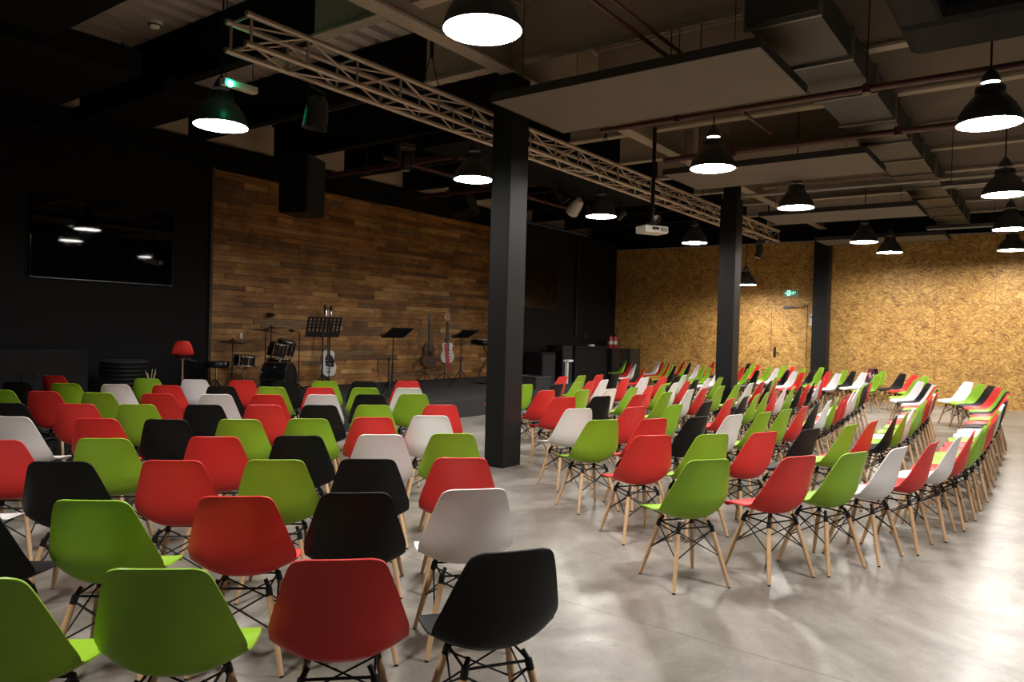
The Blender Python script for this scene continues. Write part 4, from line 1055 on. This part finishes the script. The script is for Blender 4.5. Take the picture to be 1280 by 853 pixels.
t = thing('flight_case', 'dark wheeled flight case with metal edges behind the front chairs', 'flight case', (13.25, 9.2, 0), .1)
bm = BM(); box(bm, -.34, .34, -.28, .28, .10, .56, bev=.006); obj('case_body', bm, M['stage'], t)
bm = BM()
for sx in (-.34, .34):
    for sy in (-.28, .28): tube(bm, [(sx, sy, .09), (sx, sy, .57)], .012, 6)
for z_ in (.09, .57):
    tube(bm, [(-.34, -.28, z_), (.34, -.28, z_), (.34, .28, z_), (-.34, .28, z_), (-.34, -.28, z_)], .012, 6)
obj('edge_trim', bm, M['spotgrey'], t)
for sx in (-.27, .27):
    for sy in (-.2, .2):
        bm = BM(); lathe(bm, [(0, -.02), (.045, -.02), (.05, 0), (.045, .02), (0, .02)], 16, M=xf((sx, sy, .05), 0, PI / 2)); obj('caster', bm, M['blackmetal'], t)

# ------------------------------------------------------------------ on the chipboard wall
# door leaf flush in the board, with lever, closer and lit sign
bm = BM(); box(bm, XR - .012, XR + .02, 5.44, 6.38, .01, 2.46)
d = struct('door_1', bm, M['osb'])
bm = BM(); box(bm, XR - .028, XR - .011, 6.24, 6.30, 1.02, 1.30, bev=.004); tube(bm, [(XR - .02, 6.27, 1.15), (XR - .07, 6.27, 1.15), (XR - .07, 6.14, 1.15)], .011, 8); obj('door_handle', bm, M['blackmetal'], d)
bm = BM(); box(bm, XR - .06, XR - .011, 5.80, 6.06, 2.37, 2.43, bev=.006); tube(bm, [(XR - .045, 5.83, 2.40), (XR - .10, 5.65, 2.40), (XR - .02, 5.45, 2.44)], .010, 6); obj('door_closer', bm, M['spotgrey'], d)
bm = BM()
for (y0, y1, z0, z1) in ((6.385, 6.393, 0, 2.475), (5.427, 5.435, 0, 2.475), (5.427, 6.393, 2.465, 2.473)): box(bm, XR - .008, XR - .001, y0, y1, z0, z1)
obj('door_gap_trim', bm, M['gap'], d)
t = thing('wall_exit_sign', 'lit green exit sign over the chipboard door', 'exit sign', (XR, 5.885, 2.79))
bm = BM(); box(bm, -.05, 0, -.19, .19, -.095, .095, bev=.006); obj('casing', bm, M['lightgrey'], t)
bm = BM(); box(bm, -.054, -.0495, -.172, .172, -.075, .075); fc = obj('sign_face', bm, M['signgreen'], t)
bm = BM()   # seen from the room +y is on the viewer's left: arrow, running figure on a light square, EXIT
def sb(y0, y1, z0, z1, mi=0): box(bm, -.0575, -.0535, y0, y1, z0, z1, mi)
pr = [(.160, 0.0), (.128, .028), (.128, .010), (.108, .010), (.108, -.010), (.128, -.010), (.128, -.028)]
va = [bm.verts.new((-.0575, y_, z_)) for y_, z_ in pr]; bm.faces.new(va)
sb(.005, .095, -.068, .068)
def stroke(p, w=.007):
    for (y0, z0), (y1, z1) in zip(p[:-1], p[1:]):
        d_ = Vector((0, y1 - y0, z1 - z0)).normalized(); nn = Vector((0, -d_.z, d_.y)) * w
        q = [Vector((-.0575, y0, z0)) - d_ * w * .9 + nn, Vector((-.0575, y1, z1)) + d_ * w * .9 + nn, Vector((-.0575, y1, z1)) + d_ * w * .9 - nn, Vector((-.0575, y0, z0)) - d_ * w * .9 - nn]
        bm.faces.new([bm.verts.new(v) for v in q])
o_ = -.012; H2 = .036
def L_(strokes, y):
    for s in strokes: stroke([(y - a_, b_ * H2) for a_, b_ in s], .0042)
w_ = .026
L_([[(0, -1), (0, 1)], [(0, 1), (w_, 1)], [(0, 0), (w_ * .8, 0)], [(0, -1), (w_, -1)]], o_)
L_([[(0, -1), (w_, 1)], [(0, 1), (w_, -1)]], o_ - .040)
L_([[(0, -1), (0, 1)]], o_ - .082)
L_([[(0, 1), (w_ * 1.1, 1)], [(w_ * .55, -1), (w_ * .55, 1)]], o_ - .100)
obj('sign_lettering', bm, M['signmark'], fc)
bm = BM()   # the running figure
cy = .05
def st2(p, w):
    for (y0, z0), (y1, z1) in zip(p[:-1], p[1:]):
        d_ = Vector((0, y1 - y0, z1 - z0)).normalized(); nn = Vector((0, -d_.z, d_.y)) * w
        q = [Vector((-.0595, y0, z0)) + nn, Vector((-.0595, y1, z1)) + nn, Vector((-.0595, y1, z1)) - nn, Vector((-.0595, y0, z0)) - nn]
        bm.faces.new([bm.verts.new(v) for v in q])
bm.faces.new([bm.verts.new((-.0595, cy + .012 + .011 * math.cos(a_ * PI / 6), .047 + .011 * math.sin(a_ * PI / 6))) for a_ in range(12)])
st2([(cy + .008, .032), (cy - .006, -.012)], .008); st2([(cy + .006, .026), (cy + .026, .012), (cy + .034, .024)], .004); st2([(cy + .006, .026), (cy - .014, .018), (cy - .022, .0)], .004)
st2([(cy - .005, -.010), (cy + .014, -.028), (cy + .012, -.056)], .005); st2([(cy - .006, -.010), (cy - .014, -.036), (cy - .034, -.046)], .005)
obj('running_figure', bm, M['signgreen'], fc)
t = thing('wall_call_box', 'small white box with a pale strip beside the corner column', 'wall box', (XR, 5.32, 2.06))
bm = BM(); box(bm, -.035, 0, -.05, .05, -.16, .16, bev=.005); obj('casing', bm, M['lightgrey'], t)
bm = BM(); box(bm, -.038, -.034, -.03, .03, .06, .11); obj('label_window', bm, M['shade'], t)
pipe('thin pale conduit beside the corner column on the chipboard wall', [(XR - .018, 5.285, 2.22), (XR - .018, 5.285, 4.16)], .014, M['conduit'], name='wall_conduit', cat='pipe')
# small white thermostat on the plank wall
t = thing('wall_socket', 'small white plate on the plank wall above the drum kit', 'switch', (7.98, 12.11, 1.33))
bm = BM(); box(bm, -.03, .03, -.0, .03, -.05, .05, bev=.003); obj('plate', bm, M['lightgrey'], t)
bm = BM(); box(bm, -.012, .012, -.004, .0, -.02, .02); obj('rocker', bm, M['white'], t)
t = thing('wall_bracket_mic', 'small dark camera fixed to the plank wall above the drums', 'camera', (8.55, 12.05, 1.74))
bm = BM(); lathe(bm, [(0, .04), (.05, .03), (.055, 0), (.05, -.05), (0, -.05)], 18); obj('camera_body', bm, M['blackmetal'], t)
bm = BM(); tube(bm, [(0, .0, 0), (0, .10, .02)], .014, 8); tube(bm, [(0, -.05, 0), (0.06, -.06, 0)], .016, 8); obj('arm', bm, M['blackmetal'], t)

# ------------------------------------------------------------------ world and view
w = bpy.data.worlds.new('world'); SC.world = w; w.use_nodes = True
w.node_tree.nodes['Background'].inputs['Color'].default_value = (0.02, 0.02, 0.022, 1)
w.node_tree.nodes['Background'].inputs['Strength'].default_value = 0.2
SC.view_settings.view_transform = 'Standard'; SC.view_settings.look = 'None'
SC.view_settings.gamma = 1.0; SC.view_settings.use_curve_mapping = False
SC.view_settings.exposure = 1.08
SC.cycles.max_bounces = 6; SC.cycles.diffuse_bounces = 4; SC.cycles.glossy_bounces = 3; SC.cycles.transmission_bounces = 2
SC.cycles.sample_clamp_indirect = 4.0
SC.cycles.use_denoising = True
SC.cycles.caustics_reflective = False; SC.cycles.caustics_refractive = False
